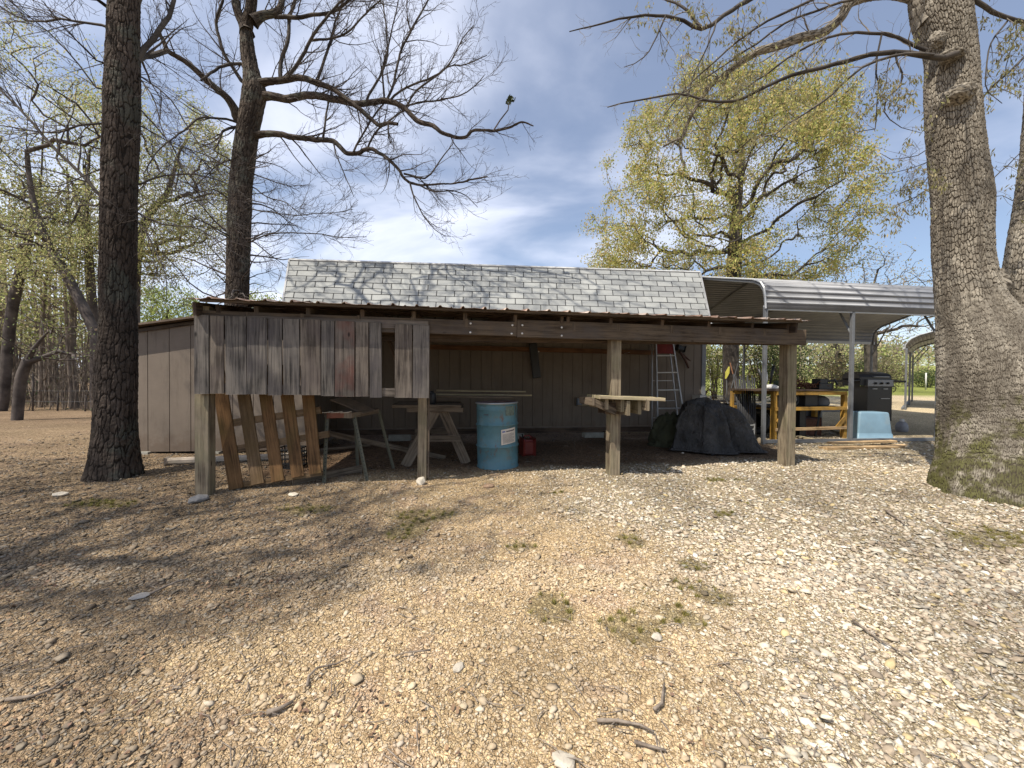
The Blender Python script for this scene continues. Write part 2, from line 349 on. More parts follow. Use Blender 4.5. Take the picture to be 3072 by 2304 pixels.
# narrow pieces far along the gravel apron
V=[];F=[];C=[];o=0
for a_,b_,c_ in A: V.append(a_);F.append(b_+o);C.append(c_);o+=len(a_)
t=NT('pebble',.85,.25); v=t.coord('Object'); t.col(t.mix(.5,t.attr(),t.ramp(t.noise(v,90,4),[(.3,(.7,.68,.66)),(.7,(1.25,1.25,1.22))]),'MULTIPLY')); t.bump(t.noise(v,160,3),.3,.004)
MAT_PEB=t.m
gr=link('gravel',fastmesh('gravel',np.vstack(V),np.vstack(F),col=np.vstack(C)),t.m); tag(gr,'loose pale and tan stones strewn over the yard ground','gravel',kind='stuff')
# ---------------- dead leaves
def scatter_quads(n,x,y,z,size,tilt,asp=.6):
    a=RNG.random(n)*6.283; tx=RNG.normal(0,tilt,n); ty=RNG.normal(0,tilt,n); cu=RNG.normal(0,.35,n)
    s=size; P_=np.array([(-1,-1,0),(0,-1.1,1),(1,-1,0),(-1,1,0),(0,1.1,1),(1,1,0)],float)
    V=np.zeros((n,6,3)); X_=P_[None,:,0]*s[:,None]; Y_=P_[None,:,1]*s[:,None]*asp; Z_=P_[None,:,2]*s[:,None]*cu[:,None]+X_*tx[:,None]+Y_*ty[:,None]
    ca,sa=np.cos(a)[:,None],np.sin(a)[:,None]; V[...,0]=X_*ca-Y_*sa+x[:,None]; V[...,1]=X_*sa+Y_*ca+y[:,None]; V[...,2]=Z_+z[:,None]
    F=np.array([(0,1,4,3),(1,2,5,4)]); return V.reshape(-1,3),(F[None]+(np.arange(n)*6)[:,None,None]).reshape(-1,4)
n=17000; y=1.0*(13)**RNG.random(n); x=(RNG.random(n)*2-1)*1.6*y
cl=fbm(np.stack([x*1.3,y*1.3,x*0],-1),3,77); keep=(RNG.random(n)<sstep(.35,.7,cl)*(.25+.75*sstep(.5,-.8,x/y)))&(x<8)&(x>-12); x=x[keep];y=y[keep];n=len(x)
V,Fq=scatter_quads(n,x,y,gz(x,y)+near_f(x,y)+.012,RNG.uniform(.0035,.010,n)*np.clip(y/3.5,1,1.8),.35)
pal=np.array([(.30,.19,.11),(.22,.14,.085),(.38,.27,.17),(.16,.10,.07)]); cc=pal[RNG.integers(0,4,n)]*RNG.uniform(.75,1.2,(n,1))
t=NT('dead_leaf',.8,.2); t.col(t.attr()); MAT_DL=t.m
lf=link('leaf_litter',fastmesh('leaf_litter',V,Fq,col=np.repeat(np.concatenate([cc,np.ones((n,1))],-1),6,0)),t.m); tag(lf,'brown dead leaf scraps scattered over the ground','leaf litter',kind='stuff')
# ---------------- moss tufts: short fine blades on the green patches
n=22000; V=[]; 
x=[];y=[]
for q,a,e in MOSSW:
    k=int(n*a*e/sum(A_*E_ for _,A_,E_ in MOSSW)); x.append(RNG.normal(q.x,a*.55,k)); y.append(RNG.normal(q.y,e*.9,k))
x=np.concatenate(x);y=np.concatenate(y); cl_=np.floor(x*14)+np.floor(y*14)*977; kc=_h(cl_.astype(np.int64),5)>.35; x=x[kc];y=y[kc]; x=x*.35+(np.floor(x*14)+.3+.4*_h(np.floor(x*14).astype(np.int64)*31+np.floor(y*14).astype(np.int64),1))/14*.65; y=y*.35+(np.floor(y*14)+.3+.4*_h(np.floor(y*14).astype(np.int64)*31+np.floor(x*14).astype(np.int64),2))/14*.65; _,w_,m_,g_=ground_col(x,y); keep=m_>.25; x=x[keep];y=y[keep];n=len(x)
z=gz(x,y)+near_f(x,y)-.002; h=RNG.uniform(.010,.034,n); a=RNG.random(n)*6.28; wv=.0022*np.clip(y/3,1,2)
V=np.stack([np.stack([x-np.cos(a)*wv,y-np.sin(a)*wv,z],-1),np.stack([x+np.cos(a)*wv,y+np.sin(a)*wv,z],-1),np.stack([x+RNG.normal(0,.013,n),y+RNG.normal(0,.013,n),z+h],-1)],1).reshape(-1,3)
cc=np.array([.17,.165,.05])*RNG.uniform(.6,1.5,(n,1))+np.array([.06,.02,0])*RNG.random((n,1))
ms=link('moss',fastmesh('moss',V,np.arange(3*n).reshape(-1,3),col=np.repeat(np.concatenate([cc,np.ones((n,1))],-1),3,0)),MAT_DL); tag(ms,'low green moss and grass tufts in patches on the gravel','moss',kind='stuff')
# ---------------- twig debris
STK=NT('stick_bark',.9,.15); v=STK.coord('Object'); STK.col(STK.ramp(STK.noise(v,25,5),[(.3,(.10,.08,.065)),(.7,(.30,.25,.20))])); STK.bump(STK.noise(v,120,3),.5,.003); MAT_STK=STK.m
mb=MB()
for _ in range(520):
    y=1.2*(7)**random.random(); x=random.uniform(-1.5,1.5)*y
    if x>7 or x<-7: continue
    a=random.random()*6.28; Ln=random.uniform(.04,.15)*max(1,y/5); b=a+random.uniform(-.6,.6)
    p=[onG(x,y,.014),onG(x+math.cos(a)*Ln*.5,y+math.sin(a)*Ln*.5,.018),onG(x+math.cos(a)*Ln*.5+math.cos(b)*Ln*.5,y+math.sin(a)*Ln*.5+math.sin(b)*Ln*.5,.012)]
    mb.tube(p,[.0026*max(1,y/5),.0022*max(1,y/5),.0012],4)
tag(mb.build('twig_litter',MAT_STK),'thin dry twigs scattered across the gravel','twigs',kind='stuff')
def px_stick(pp,r,lab):
    w=[G(*q) for q in pp]; w=[Vector((q.x,q.y,q.z+.018)) for q in w]; q=polyspline([list(k) for k in w],.04)
    q[:,2]+=RNG.normal(0,.002,len(q)); q[:,:2]+=RNG.normal(0,.003,(len(q),2)); m_=MB(); n=len(q)
    m_.tube([tuple(k) for k in q],[r*(1-.6*i/n) for i in range(n)],7)
    o=m_.build('fallen_stick',MAT_STK,None,True); tag(o,lab,'stick','sticks lying on the gravel')
px_stick([(1790,2170),(1850,2178),(1920,2190),(1965,2212)],.0075,'dark crooked stick lying on pale gravel at bottom centre, longest there')
px_stick([(1900,2236),(1950,2256),(2000,2268)],.007,'dark stick on gravel just beyond the longest bottom centre stick')
px_stick([(920,2070),(925,2040),(955,2010),(1010,2000),(1040,1985)],.006,'thin bowed stick left of the bottom centre gravel')
px_stick([(800,2150),(840,2135),(880,2115)],.010,'short thick bleached stick on tan gravel at lower left')
px_stick([(20,2115),(100,2100),(160,2080),(210,2040)],.008,'long dark curved stick in the lower left corner')
px_stick([(450,1790),(500,1765),(560,1745)],.008,'dark stick beside a slate chip in the tree shade at left')
px_stick([(1960,2145),(1985,2120),(1992,2060)],.007,'upright looking bent twig at right of bottom centre')
px_stick([(2560,1870),(2640,1930),(2740,1990)],.006,'long straight thin stick running away over white gravel at right')
px_stick([(1290,1960),(1220,1972),(1180,1980)],.004,'thin pale twig on gravel left of centre foreground')
px_stick([(2660,1540),(2690,1560),(2715,1580)],.012,'stubby dark stick near the forked tree foot')
ROCKW=plain('rock_pale',(.46,.41,.33),.85,0,.25,14,.2,.5)
ROCKG=plain('rock_grey',(.22,.21,.20),.85,0,.3,14,.2,.5)
def rock(px,py,s,lab,mat,flat=.45):
    q=G(px,py); d=RNG.normal(0,.13,len(ICO)); V=ICO*(1+d[:,None])*np.array([s,s*.75,s*flat]); me=bpy.data.meshes.new('rock'); me.from_pydata([tuple(p) for p in V],[],[tuple(map(int,f)) for f in ICF]); me.update()
    o=link('rock',me,mat); o.location=(q.x,q.y,q.z+s*flat*.5); o.rotation_euler=(0,0,random.random()*6)
    m_=o.modifiers.new('s','SUBSURF'); m_.levels=1; m_.render_levels=1; m_.subdivision_type='SIMPLE'; b=o.modifiers.new('b','BEVEL'); b.width=s*.09; b.segments=1; b.limit_method='ANGLE'
    tag(o,lab,'rock','larger rocks lying on the yard'); return o
rock(880,1487,.062,'flat white rock on the ground in front of the leaning pallet',ROCKW,.35)
rock(600,1503,.10,'dark grey jagged rock at the foot of the leftmost post',ROCKG,.5)
rock(1262,1452,.085,'rounded tan rock against the foot of the second post',ROCKW,.7)
rock(180,1487,.075,'pale chalky rock near the foot of the big left tree',ROCKW,.35)
rock(1465,1462,.08,'reddish brown flat rock in front of the blue drum',plain('rock_red',(.30,.20,.13),.85,0,.3,14,.2,.5),.35)
rock(1970,1915,.036,'bright white stone beside the green moss patch',ROCKW,.5)
rock(1375,2008,.034,'white stone among tan gravel below the centre',ROCKW,.5)
rock(2630,1655,.05,'broad buff stone on the white gravel at right',ROCKW,.4)
rock(1690,2290,.05,'large buff stone cut by the bottom edge of the photo',ROCKW,.3)
rock(420,1790,.06,'thin slate chip beside a dark stick at left',ROCKG,.12)
rock(2048,1360,.03,'small pale stone in the shade at the tarp mound foot',ROCKW,.5)
# ============================================================ STRUCTURES
U=Vector((.981,.193,0)).normalized(); Vv=Vector((-U.y,U.x,0)); ANG=math.atan2(U.y,U.x); T1_=.197
def FR(px,py,off=0.0): return PLN(px,py,4.584-T1_*0+off*1.02,T1_)     # plane parallel to the posts' front faces
WD=dict(
 post=wood('post_wood',(.11,.082,.056),(.27,.22,.15),(.19,.17,.10)),
 beam=wood('beam_wood',(.05,.036,.025),(.115,.085,.058),(.08,.066,.058)),
 dark=wood('rafter_wood',(.045,.032,.024),(.10,.07,.05)),
 fence=wood('grey_board',(.052,.046,.041),(.165,.145,.124),(.095,.083,.08)),
 fence2=wood('grey_brown_board',(.065,.052,.042),(.18,.15,.12),(.115,.092,.082)),
 red=wood('red_stained_board',(.06,.05,.042),(.16,.132,.11),(.15,.058,.042)),
 pallet=wood('pallet_wood',(.07,.038,.017),(.18,.098,.043),(.12,.08,.03)),
 pallet2=wood('pallet_wood_pale',(.08,.05,.028),(.19,.125,.07),(.11,.07,.03)),
 old=wood('old_lumber',(.08,.06,.042),(.19,.148,.105)),
 shelf=wood('shelf_wood',(.20,.16,.10),(.40,.33,.22),(.25,.23,.12)),
 new=wood('new_lumber',(.30,.195,.10),(.50,.35,.19)),
 ledger=wood('ledger_wood',(.08,.04,.022),(.16,.08,.04)),
 yellow=wood('yellow_paint_wood',(.26,.145,.03),(.42,.24,.045),(.20,.13,.06)))
# ---- siding material
def siding(name,c):
    t=NT(name,.75,.25); v=t.coord('UV',(1,1,1),True); a=t.noise(t.coord('UV',(4,90,1)),1.5,4); b=t.noise(t.coord('Object'),1.4,5)
    st=t.noise(t.coord('UV',(7,.8,1)),1.6,6,.7); zz=t.N.new('ShaderNodeSeparateXYZ'); t.L.new(t.coord('Object'),zz.inputs[0]); lowd=t.math('ADD',t.math('MULTIPLY',zz.outputs[2],-1.5),t.noise(t.coord('Object'),5,6,.7)); cc=t.mix(t.g(b,.35,.7),tuple(x*.82 for x in c),t.mix(t.g(a,.4,.6),c,tuple(x*1.1 for x in c))); cc=t.mix(t.ramp(st,[(.52,(0,0,0)),(.70,(.5,.5,.5))]),cc,tuple(x*.5 for x in c)); cc=t.mix(t.ramp(lowd,[(-.2,(0,0,0)),(.25,(.6,.6,.6))]),cc,(.12,.085,.06)); t.col(cc); t.bump(a,.35,.003); return t.m
SIDE=siding('tan_siding',(.215,.175,.138)); SIDE2=siding('tan_siding_shaded',(.165,.135,.105))  # second is the same tan with the lean-to's shade darkened into it
def siding_wall(name,p0,p1,z0,ztop0,ztop1,mat,parent,groove=.2,nrm=Vector((0,-1,0)),offs=.1,depth=.01):
    """profiled vertical-groove sheet from p0 to p1; top edge runs ztop0..ztop1"""
    d=Vector(p1)-Vector(p0); Ln=Vector((d.x,d.y,0)).length; d=Vector((d.x,d.y,0))/Ln; n=Vector((d.y,-d.x,0))
    st=[(0,0)]; x=offs
    while x<Ln-.03:
        st+= [(x-.005,0),(x-.003,depth),(x+.003,depth),(x+.005,0)]; x+=groove
    st.append((Ln,0)); mb=MB()
    base=Vector((p0[0],p0[1],0)); o=(0,0)
    for (a,da),(b,db) in zip(st,st[1:]):
        A=base+d*a-n*da; B=base+d*b-n*db; ta=ztop0+(ztop1-ztop0)*a/Ln; tb=ztop0+(ztop1-ztop0)*b/Ln
        k=len(mb.v); mb.v+=[(A.x,A.y,z0),(B.x,B.y,z0),(B.x,B.y,tb),(A.x,A.y,ta)]; mb.f.append((k,k+1,k+2,k+3)); mb.uv+=[(a,z0),(b,z0),(b,tb),(a,ta)]
    return mb.build(name,mat,parent)
# ---------------------------------------------------------------- main barn shed
WC,WT=7.6,.15; wd=Vector((1,WT,0)).normalized(); wn=Vector((-wd.y,wd.x,0))
def WP(px,py,off=0): return PLN(px,py,WC-off*1.011,WT)
wl=WP(850,1200); wr=WP(2112,1200); zb=WP(1750,1281).z
shed=thing('storage_shed','long tan barn shed with light grey shingle roof behind the lean-to','shed',(wl.x,wl.y,0))
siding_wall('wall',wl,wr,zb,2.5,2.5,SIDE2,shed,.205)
# right end wall (gambrel end) and floor skids
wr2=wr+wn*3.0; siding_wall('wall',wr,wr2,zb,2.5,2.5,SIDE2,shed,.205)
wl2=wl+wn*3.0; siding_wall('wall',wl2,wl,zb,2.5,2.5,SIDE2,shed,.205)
mb=MB(); mb.beam(wl+Vector((0,0,zb-wl.z-.06))-wn*-.03,wr+Vector((0,0,zb-wr.z-.06))+wn*.03,.05,.10); mb.beam(Vector((wl.x,wl.y,zb-.06))+wn*1.6,Vector((wr.x,wr.y,zb-.06))+wn*1.6,.1,.12); mb.beam(Vector((wl.x,wl.y,zb-.06))+wn*2.9,Vector((wr.x,wr.y,zb-.06))+wn*2.9,.1,.12)
mb.build('floor_skid',WD['dark'],shed)
mb=MB(); mb.beam(Vector((wl.x,wl.y,zb+.012))-wn*.012,Vector((wr.x,wr.y,zb+.012))-wn*.012,.02,.024); mb.build('bottom_trim',SIDE,shed)
mb=MB(); mb.beam(Vector((wr.x,wr.y,zb))-wn*.014+wd*-.03,Vector((wr.x,wr.y,2.4))-wn*.014+wd*-.03,.09,.02,wn); mb.build('corner_trim',siding('grey_trim',(.20,.21,.215)),shed)
CB=plain('concrete_block',(.30,.29,.25),.95,0,.2,12,.1,.6)
for px in (1778,1200,1540,2060):
    q=WP(px,1300,-.12); z=float(gz(q.x,q.y)); mb=MB(); mb.box((q.x,q.y,z),.40,.2,max(.08,zb-.12-z),math.atan2(wd.y,wd.x)); mb.build('foundation_block',CB,shed,bevel=.008)
# roof: steep lower slope, shingled in real overlapping courses
TL=P(868,781,7.25+.55); TR=P(2100,818,8.9+.35)
BLp=PLN(846,925,WC-.12,WT); BRp=PLN(2127,945,WC-.12,WT)
d0=(BLp-TL); d1=(BRp-TR); BL=TL+d0*((TL.z-2.25)/(TL.z-BLp.z)); BR=TR+d1*((TR.z-2.25)/(TR.z-BRp.z))
t=NT('grey_shingle',.9,.15); uv=t.coord('UV')
br=t.N.new('ShaderNodeTexBrick'); t.L.new(uv,br.inputs['Vector']); br.offset=.5; br.inputs['Scale'].default_value=1; br.inputs['Brick Width'].default_value=.37; br.inputs['Row Height'].default_value=1.0; br.inputs['Mortar Size'].default_value=.010; br.inputs['Mortar Smooth'].default_value=.0
br.inputs['Color1'].default_value=(.25,.255,.25,1); br.inputs['Color2'].default_value=(.345,.35,.335,1); br.inputs['Mortar'].default_value=(.05,.05,.05,1)
cc=t.mix(.55,br.outputs[0],t.ramp(t.noise(t.coord('Object'),2.0,6,.7),[(.3,(.62,.62,.62)),(.7,(1.10,1.10,1.07))]),'MULTIPLY'); cc=t.mix(.5,cc,t.ramp(t.noise(t.coord('Object'),170,2),[(.3,(.6,.6,.6)),(.7,(1.4,1.4,1.4))]),'MULTIPLY'); t.col(cc); t.bump(t.noise(t.coord('Object'),220,2),.4,.003); SH=t.m
NC=int(round((TL-BL).length/.172)); mb=MB(); nrm=(TR-TL).cross(BL-TL).normalized(); nrm=nrm if nrm.y<0 else -nrm
LnR=(TR-TL).length
for i in range(NC):
    a,b=i/NC,(i+1)/NC+.004; wob=[RNG.normal(0,.0025) for _ in range(25)]
    for s in range(24):
        f0,f1=s/24,(s+1)/24; lf_=lambda f,g: (TL.lerp(TR,f)).lerp(BL.lerp(BR,f),g)
        A=lf_(f0,a)+nrm*.004;B=lf_(f1,a)+nrm*.004;C_=lf_(f1,b)+nrm*(.014)+Vector((0,0,wob[s+1]));D=lf_(f0,b)+nrm*(.014)+Vector((0,0,wob[s]))
        k=len(mb.v); mb.v+=[tuple(A),tuple(B),tuple(C_),tuple(D)]; mb.f.append((k,k+3,k+2,k+1)); e=.02
        row=i; mb.uv+=[(f0*LnR,row+1-e),(f0*LnR,row+e),(f1*LnR,row+e),(f1*LnR,row+1-e)]
        mb.v+=[tuple(D),tuple(C_),tuple(C_-nrm*.012),tuple(D-nrm*.012)]; mb.f.append((k+4,k+7,k+6,k+5)); mb.uv+=[(.18,.0)]*4
rf=mb.build('roof',SH,shed)
# upper slope, rear slopes and the gambrel ends behind
mb=MB(); RL=TL+wn*1.15+Vector((0,0,.22)); RR=TR+wn*1.15+Vector((0,0,.22)); TL2=TL+wn*2.3; TR2=TR+wn*2.3; BL2=BL+wn*3.4; BR2=BR+wn*3.4
mb.quad(TL,RL,RR,TR); mb.quad(RL,TL2,TR2,RR); mb.quad(TL2,BL2,BR2,TR2); mb.build('roof_deck',plain('roof_far_side',(.33,.33,.32),.9),shed)
for s_,(a,b,c_,d,e) in enumerate(((BL,TL,RL,TL2,BL2),(BR,TR,RR,TR2,BR2))):
    sh=wd*(.03 if s_==0 else -.03); mb=MB(); mb.poly([p+sh for p in (a,b,c_,d,e)]); mb.build('gable',SIDE,shed)
EM=plain('edge_metal',(.30,.30,.30),.6,.1)
for a,b in ((TL,BL),(TR,BR)): mb=MB(); mb.beam(a+nrm*.006,b+nrm*.006,.03,.03,nrm); mb.build('rake_edge',EM,shed)
mb=MB(); mb.beam(TL+nrm*.01+Vector((0,0,.008)),TR+nrm*.01+Vector((0,0,.008)),.05,.022,nrm); mb.build('ridge_edge',plain('edge_shingle',(.40,.40,.39),.9),shed)
# ledger nailed to the wall
mb=MB(); a=WP(1290,1041,.045); b=WP(1962,1058,.045); mb.beam(a,b,.04,.088); ld=mb.build('ledger_board',WD['ledger'],shed)
# ---------------------------------------------------------------- small tan shed at left
S2=5.98; s2t=.12
def SP(px,py,off=0): return PLN(px,py,S2+.55-off,s2t)
sd=Vector((1,s2t,0)).normalized(); sn=Vector((-sd.y,sd.x,0))
a=SP(330,1353); b=SP(929,1353); ta=SP(330,1000).z; tb=SP(929,916).z
sh2=thing('small_shed','small tan shed with sloping flat roof between the left tree and the posts','shed',(a.x,a.y,0))
zb2=a.z*.5+b.z*.5+.0
siding_wall('wall',a,b,zb2,ta,tb,SIDE,sh2,.30,offs=.22,depth=.014)
siding_wall('wall',b,b+sn*1.3,zb2,tb,tb,SIDE,sh2,.3); siding_wall('wall',a+sn*1.3,a,zb2,ta,ta,SIDE,sh2,.3)
siding_wall('wall',b+sn*1.3,a+sn*1.3,zb2,tb,ta,SIDE,sh2,.3)
mb=MB(); A=Vector((a.x,a.y,ta+.02))-sd*.08-sn*.14; B=Vector((b.x,b.y,tb+.02))+sd*.05-sn*.14; A2=A+sn*1.5; B2=B+sn*1.5; h=Vector((0,0,.03))
mb.hexa([A,A2,A2+h,A+h,B,B2,B2+h,B+h]); mb.build('roof',plain('roof_sheet_brown',(.16,.115,.08),.6,.3),sh2)
mb=MB(); mb.beam(Vector((a.x,a.y,ta-.025))-sn*.02,Vector((b.x,b.y,tb-.025))-sn*.02,.02,.05); mb.build('eave_trim',WD['beam'],sh2)
for px in (430,640,900):
    q=SP(px,1360,-.05); z=float(gz(q.x,q.y)); mb=MB(); mb.box((q.x,q.y,z-.02),.3,.18,max(.05,zb2-z),0); mb.build('foundation_block',CB,sh2)
mb=MB(); mb.beam(Vector((a.x,a.y,zb2-.03))+sn*.35,Vector((b.x,b.y,zb2-.03))+sn*.35,.08,.07); mb.build('floor_skid',WD['dark'],sh2)
# ---------------------------------------------------------------- lean-to shelter
q1=G(605,1487);
lean=thing('lean_to_shelter','open lean-to of weathered timber posts under a corrugated metal roof','shelter',(q1.x,q1.y,0))
FE=4.584
POSTS=[(605,1489,.128),(1266,1441,.105),(1845,1426,.135),(2372,1398,.15)]
pc=[]
for i,(px,py,w) in enumerate(POSTS):
    f=G(px,py); c=f+Vv*(w/2); pc.append(c); X=(px-1536)/F_PX
    top=FR(px,1000).z+.02 if i==0 else FR(px,1010+.0*px).z
    zt={0:1.90,1:1.88,2:1.84,3:1.84}[i]
    mb=MB(); m_=.006
    mb.beam(Vector((c.x,c.y,c.z-.15)),Vector((c.x+.0,c.y,zt)),w,w,Vv)
    mb.build('post',WD['post'],lean,bevel=.006)
# second post has a thin board nailed on its right side
c=pc[1]; mb=MB(); mb.beam(c+U*.072+Vector((0,0,.02))-Vv*.0,Vector((c.x,c.y,1.75))+U*.072,.02,.10,Vv); mb.build('post_board',WD['beam'],lean)
PL=4.584-.10
def FP(px,py,dz=0): return PLN(px,py,PL,T1_)
# header beams
A=FP(592,962); B=FP(1549,988); C_=FP(1550,986); D=FP(2413,1013)
A.z+=.02
mb=MB(); mb.beam(A+Vector((0,0,.0)),B,.045,.165); mb.build('header_beam',WD['beam'],lean,bevel=.004)
mb=MB(); mb.beam(C_,D,.045,.205); mb.build('header_beam',WD['beam'],lean,bevel=.004)
mb=MB(); mb.beam(FP(600,985)+Vv*.19,D+Vv*.19,.04,.18); mb.build('header_beam',WD['dark'],lean)
BOLT=plain('galvanised',(.62,.60,.56),.4,.5,.15,30)
for (x,y) in ((832,330),(830,397),(1146,343),(1140,407),(1221,343),(1219,405),(1516,360),(1516,422)):
    q=FP(1080+x*.3978,840+y*.3978); mb=MB(); mb.lathe([(.012,0),(.012,.006),(.006,.009),(.0001,.009)],q-Vv*.0235,8,(-Vv.x,-Vv.y,0)); mb.build('bolt',BOLT,lean)
# roof sheet
EF=4.584-.30
e0=PLN(547,893,EF,T1_); e1=PLN(2436,962,EF,T1_); Ln=(e1-e0).length; du=(e1-e0)/Ln
back=Vv*2.95+Vector((0,0,.38)); prof=[]; x=0; rib=.243
while x<Ln:
    for dx,h in ((0,0),(.085,0),(.10,.004),(.115,0),(.2,0),(.212,.019),(.231,.019)):
        if x+dx<Ln: prof.append((x+dx,h))
    x+=rib
prof.append((Ln,0)); NR=10; V=[];Fq=[];uv=[]
up=du.cross(Vv+Vector((0,0,.129))).normalized(); up=up if up.z>0 else -up
sag=RNG.normal(0,.004,len(prof))
for j in range(NR+1):
    f=j/NR
    for k_,(x,h) in enumerate(prof): q=e0+du*x+back*(f*(1.19-.12*x/Ln))+up*(h+(sag[k_] if j==0 else 0)); V.append(tuple(q))
n=len(prof)
for j in range(NR):
    for i in range(n-1): Fq.append((j*n+i,j*n+i+1,(j+1)*n+i+1,(j+1)*n+i)); uv+=[(prof[i][0],j*.3),(prof[i+1][0],j*.3),(prof[i+1][0],j*.3+.3),(prof[i][0],j*.3+.3)]
t=NT('rusty_roof_sheet',.5,.4); t.b.inputs['Metallic'].default_value=.35; v=t.coord('Object'); t.col(t.ramp(t.noise(v,3.0,8,.7),[(.3,(.11,.06,.04)),(.48,(.20,.13,.095)),(.62,(.33,.28,.24)),(.8,(.16,.10,.07))])); t.bump(t.noise(v,60,3),.2,.003)
o=link('roof',fastmesh('roof',V,Fq,uv),t.m,lean); md=o.modifiers.new('s','SOLIDIFY'); md.thickness=.0035
# purlins and rafters
zt=lambda f: back*f
for f in (.02,.35,.68,.97):
    mb=MB(); mb.beam(e0+du*.12+back*f-up*.015+Vv*.02,e1-du*.1+back*f-up*.015+Vv*.02,.085,.024,up); mb.build('purlin',WD['beam'] if f<.1 else WD['dark'],lean)
RX=[625,745,908,1077,1238,1399,1555,1700,1720,1852,2012,2156,2290,2400]
for px in RX:
    s=PLN(px,945,EF,T1_); u_=(s-e0).dot(du); s0=e0+du*u_-up*.075+Vv*.16
    mb=MB(); mb.beam(s0,s0+back*.93,.038,.088,up); mb.build('rafter',WD['dark'] if px not in(745,908,1238,1399) else WD['beam'],lean,bevel=.002)
    # block end standing on the header
    if px in (745,908,1077,1238,1399,1555,1720,1852,2012,2156,2290):
        p=FP(px,950+.03*(px-745)); mb=MB(); mb.beam(p+Vector((0,0,-.05)),p+Vector((0,0,.045)),.04,.05,Vv); mb.build('rafter_block',WD['beam'],lean)
# end rafter boards (dark) at left and right
for s_ in (0.06,Ln-.16):
    p=e0+du*s_-up*.09+Vv*.06; mb=MB(); mb.beam(p,p+back*.95,.03,.13,up); mb.build('end_rafter',WD['dark'],lean)
# boards of the half wall
edges=[(583,628,945,1181),(630,673,948,1181),(676,740,949,1183),(742,803,953,1182),(805,847,955,1185),(849,899,957,1184),(901,962,959,1186),(964,1004,963,1187),(1006,1065,964,1189),(1067,1106,967,1190),(1108,1145,968,1192),(1185,1237,973,1192),(1239,1289,976,1194)]
for i,(x0,x1,y0,y1) in enumerate(edges):
    PB=4.584-.155+ (i%3)*.003; z=lambda px,py: PLN(px,py,PB,T1_)
    a_=z((x0+x1)/2,y0); b_=z((x0+x1)/2+random.uniform(-2,2),y1+random.uniform(-1,1)); wdt=(z(x1,1080)-z(x0,1080)).length
    mb=MB(); mb.beam(b_,a_,wdt-.004,.019,Vv); mt=WD['red'] if i==8 else (WD['fence2'] if i in(1,6,9,11) else WD['fence'])
    o=mb.build('board',mt,lean,bevel=.002)
    if i==8: o['label']='grey board with a faded red stain'
for yy in (1172,968):
    mb=MB(); PB=4.584-.12; mb.beam(PLN(600,yy-10,PB,T1_),PLN(1285,yy+8,PB,T1_),.035,.09); mb.build('nailing_rail',WD['fence2'],lean)
# diagonal brace behind the gap
mb=MB(); mb.beam(PLN(1160,1005,4.584+.1,T1_),PLN(1200,1100,4.584+.5,T1_),.03,.05); mb.build('brace',WD['dark'],lean)
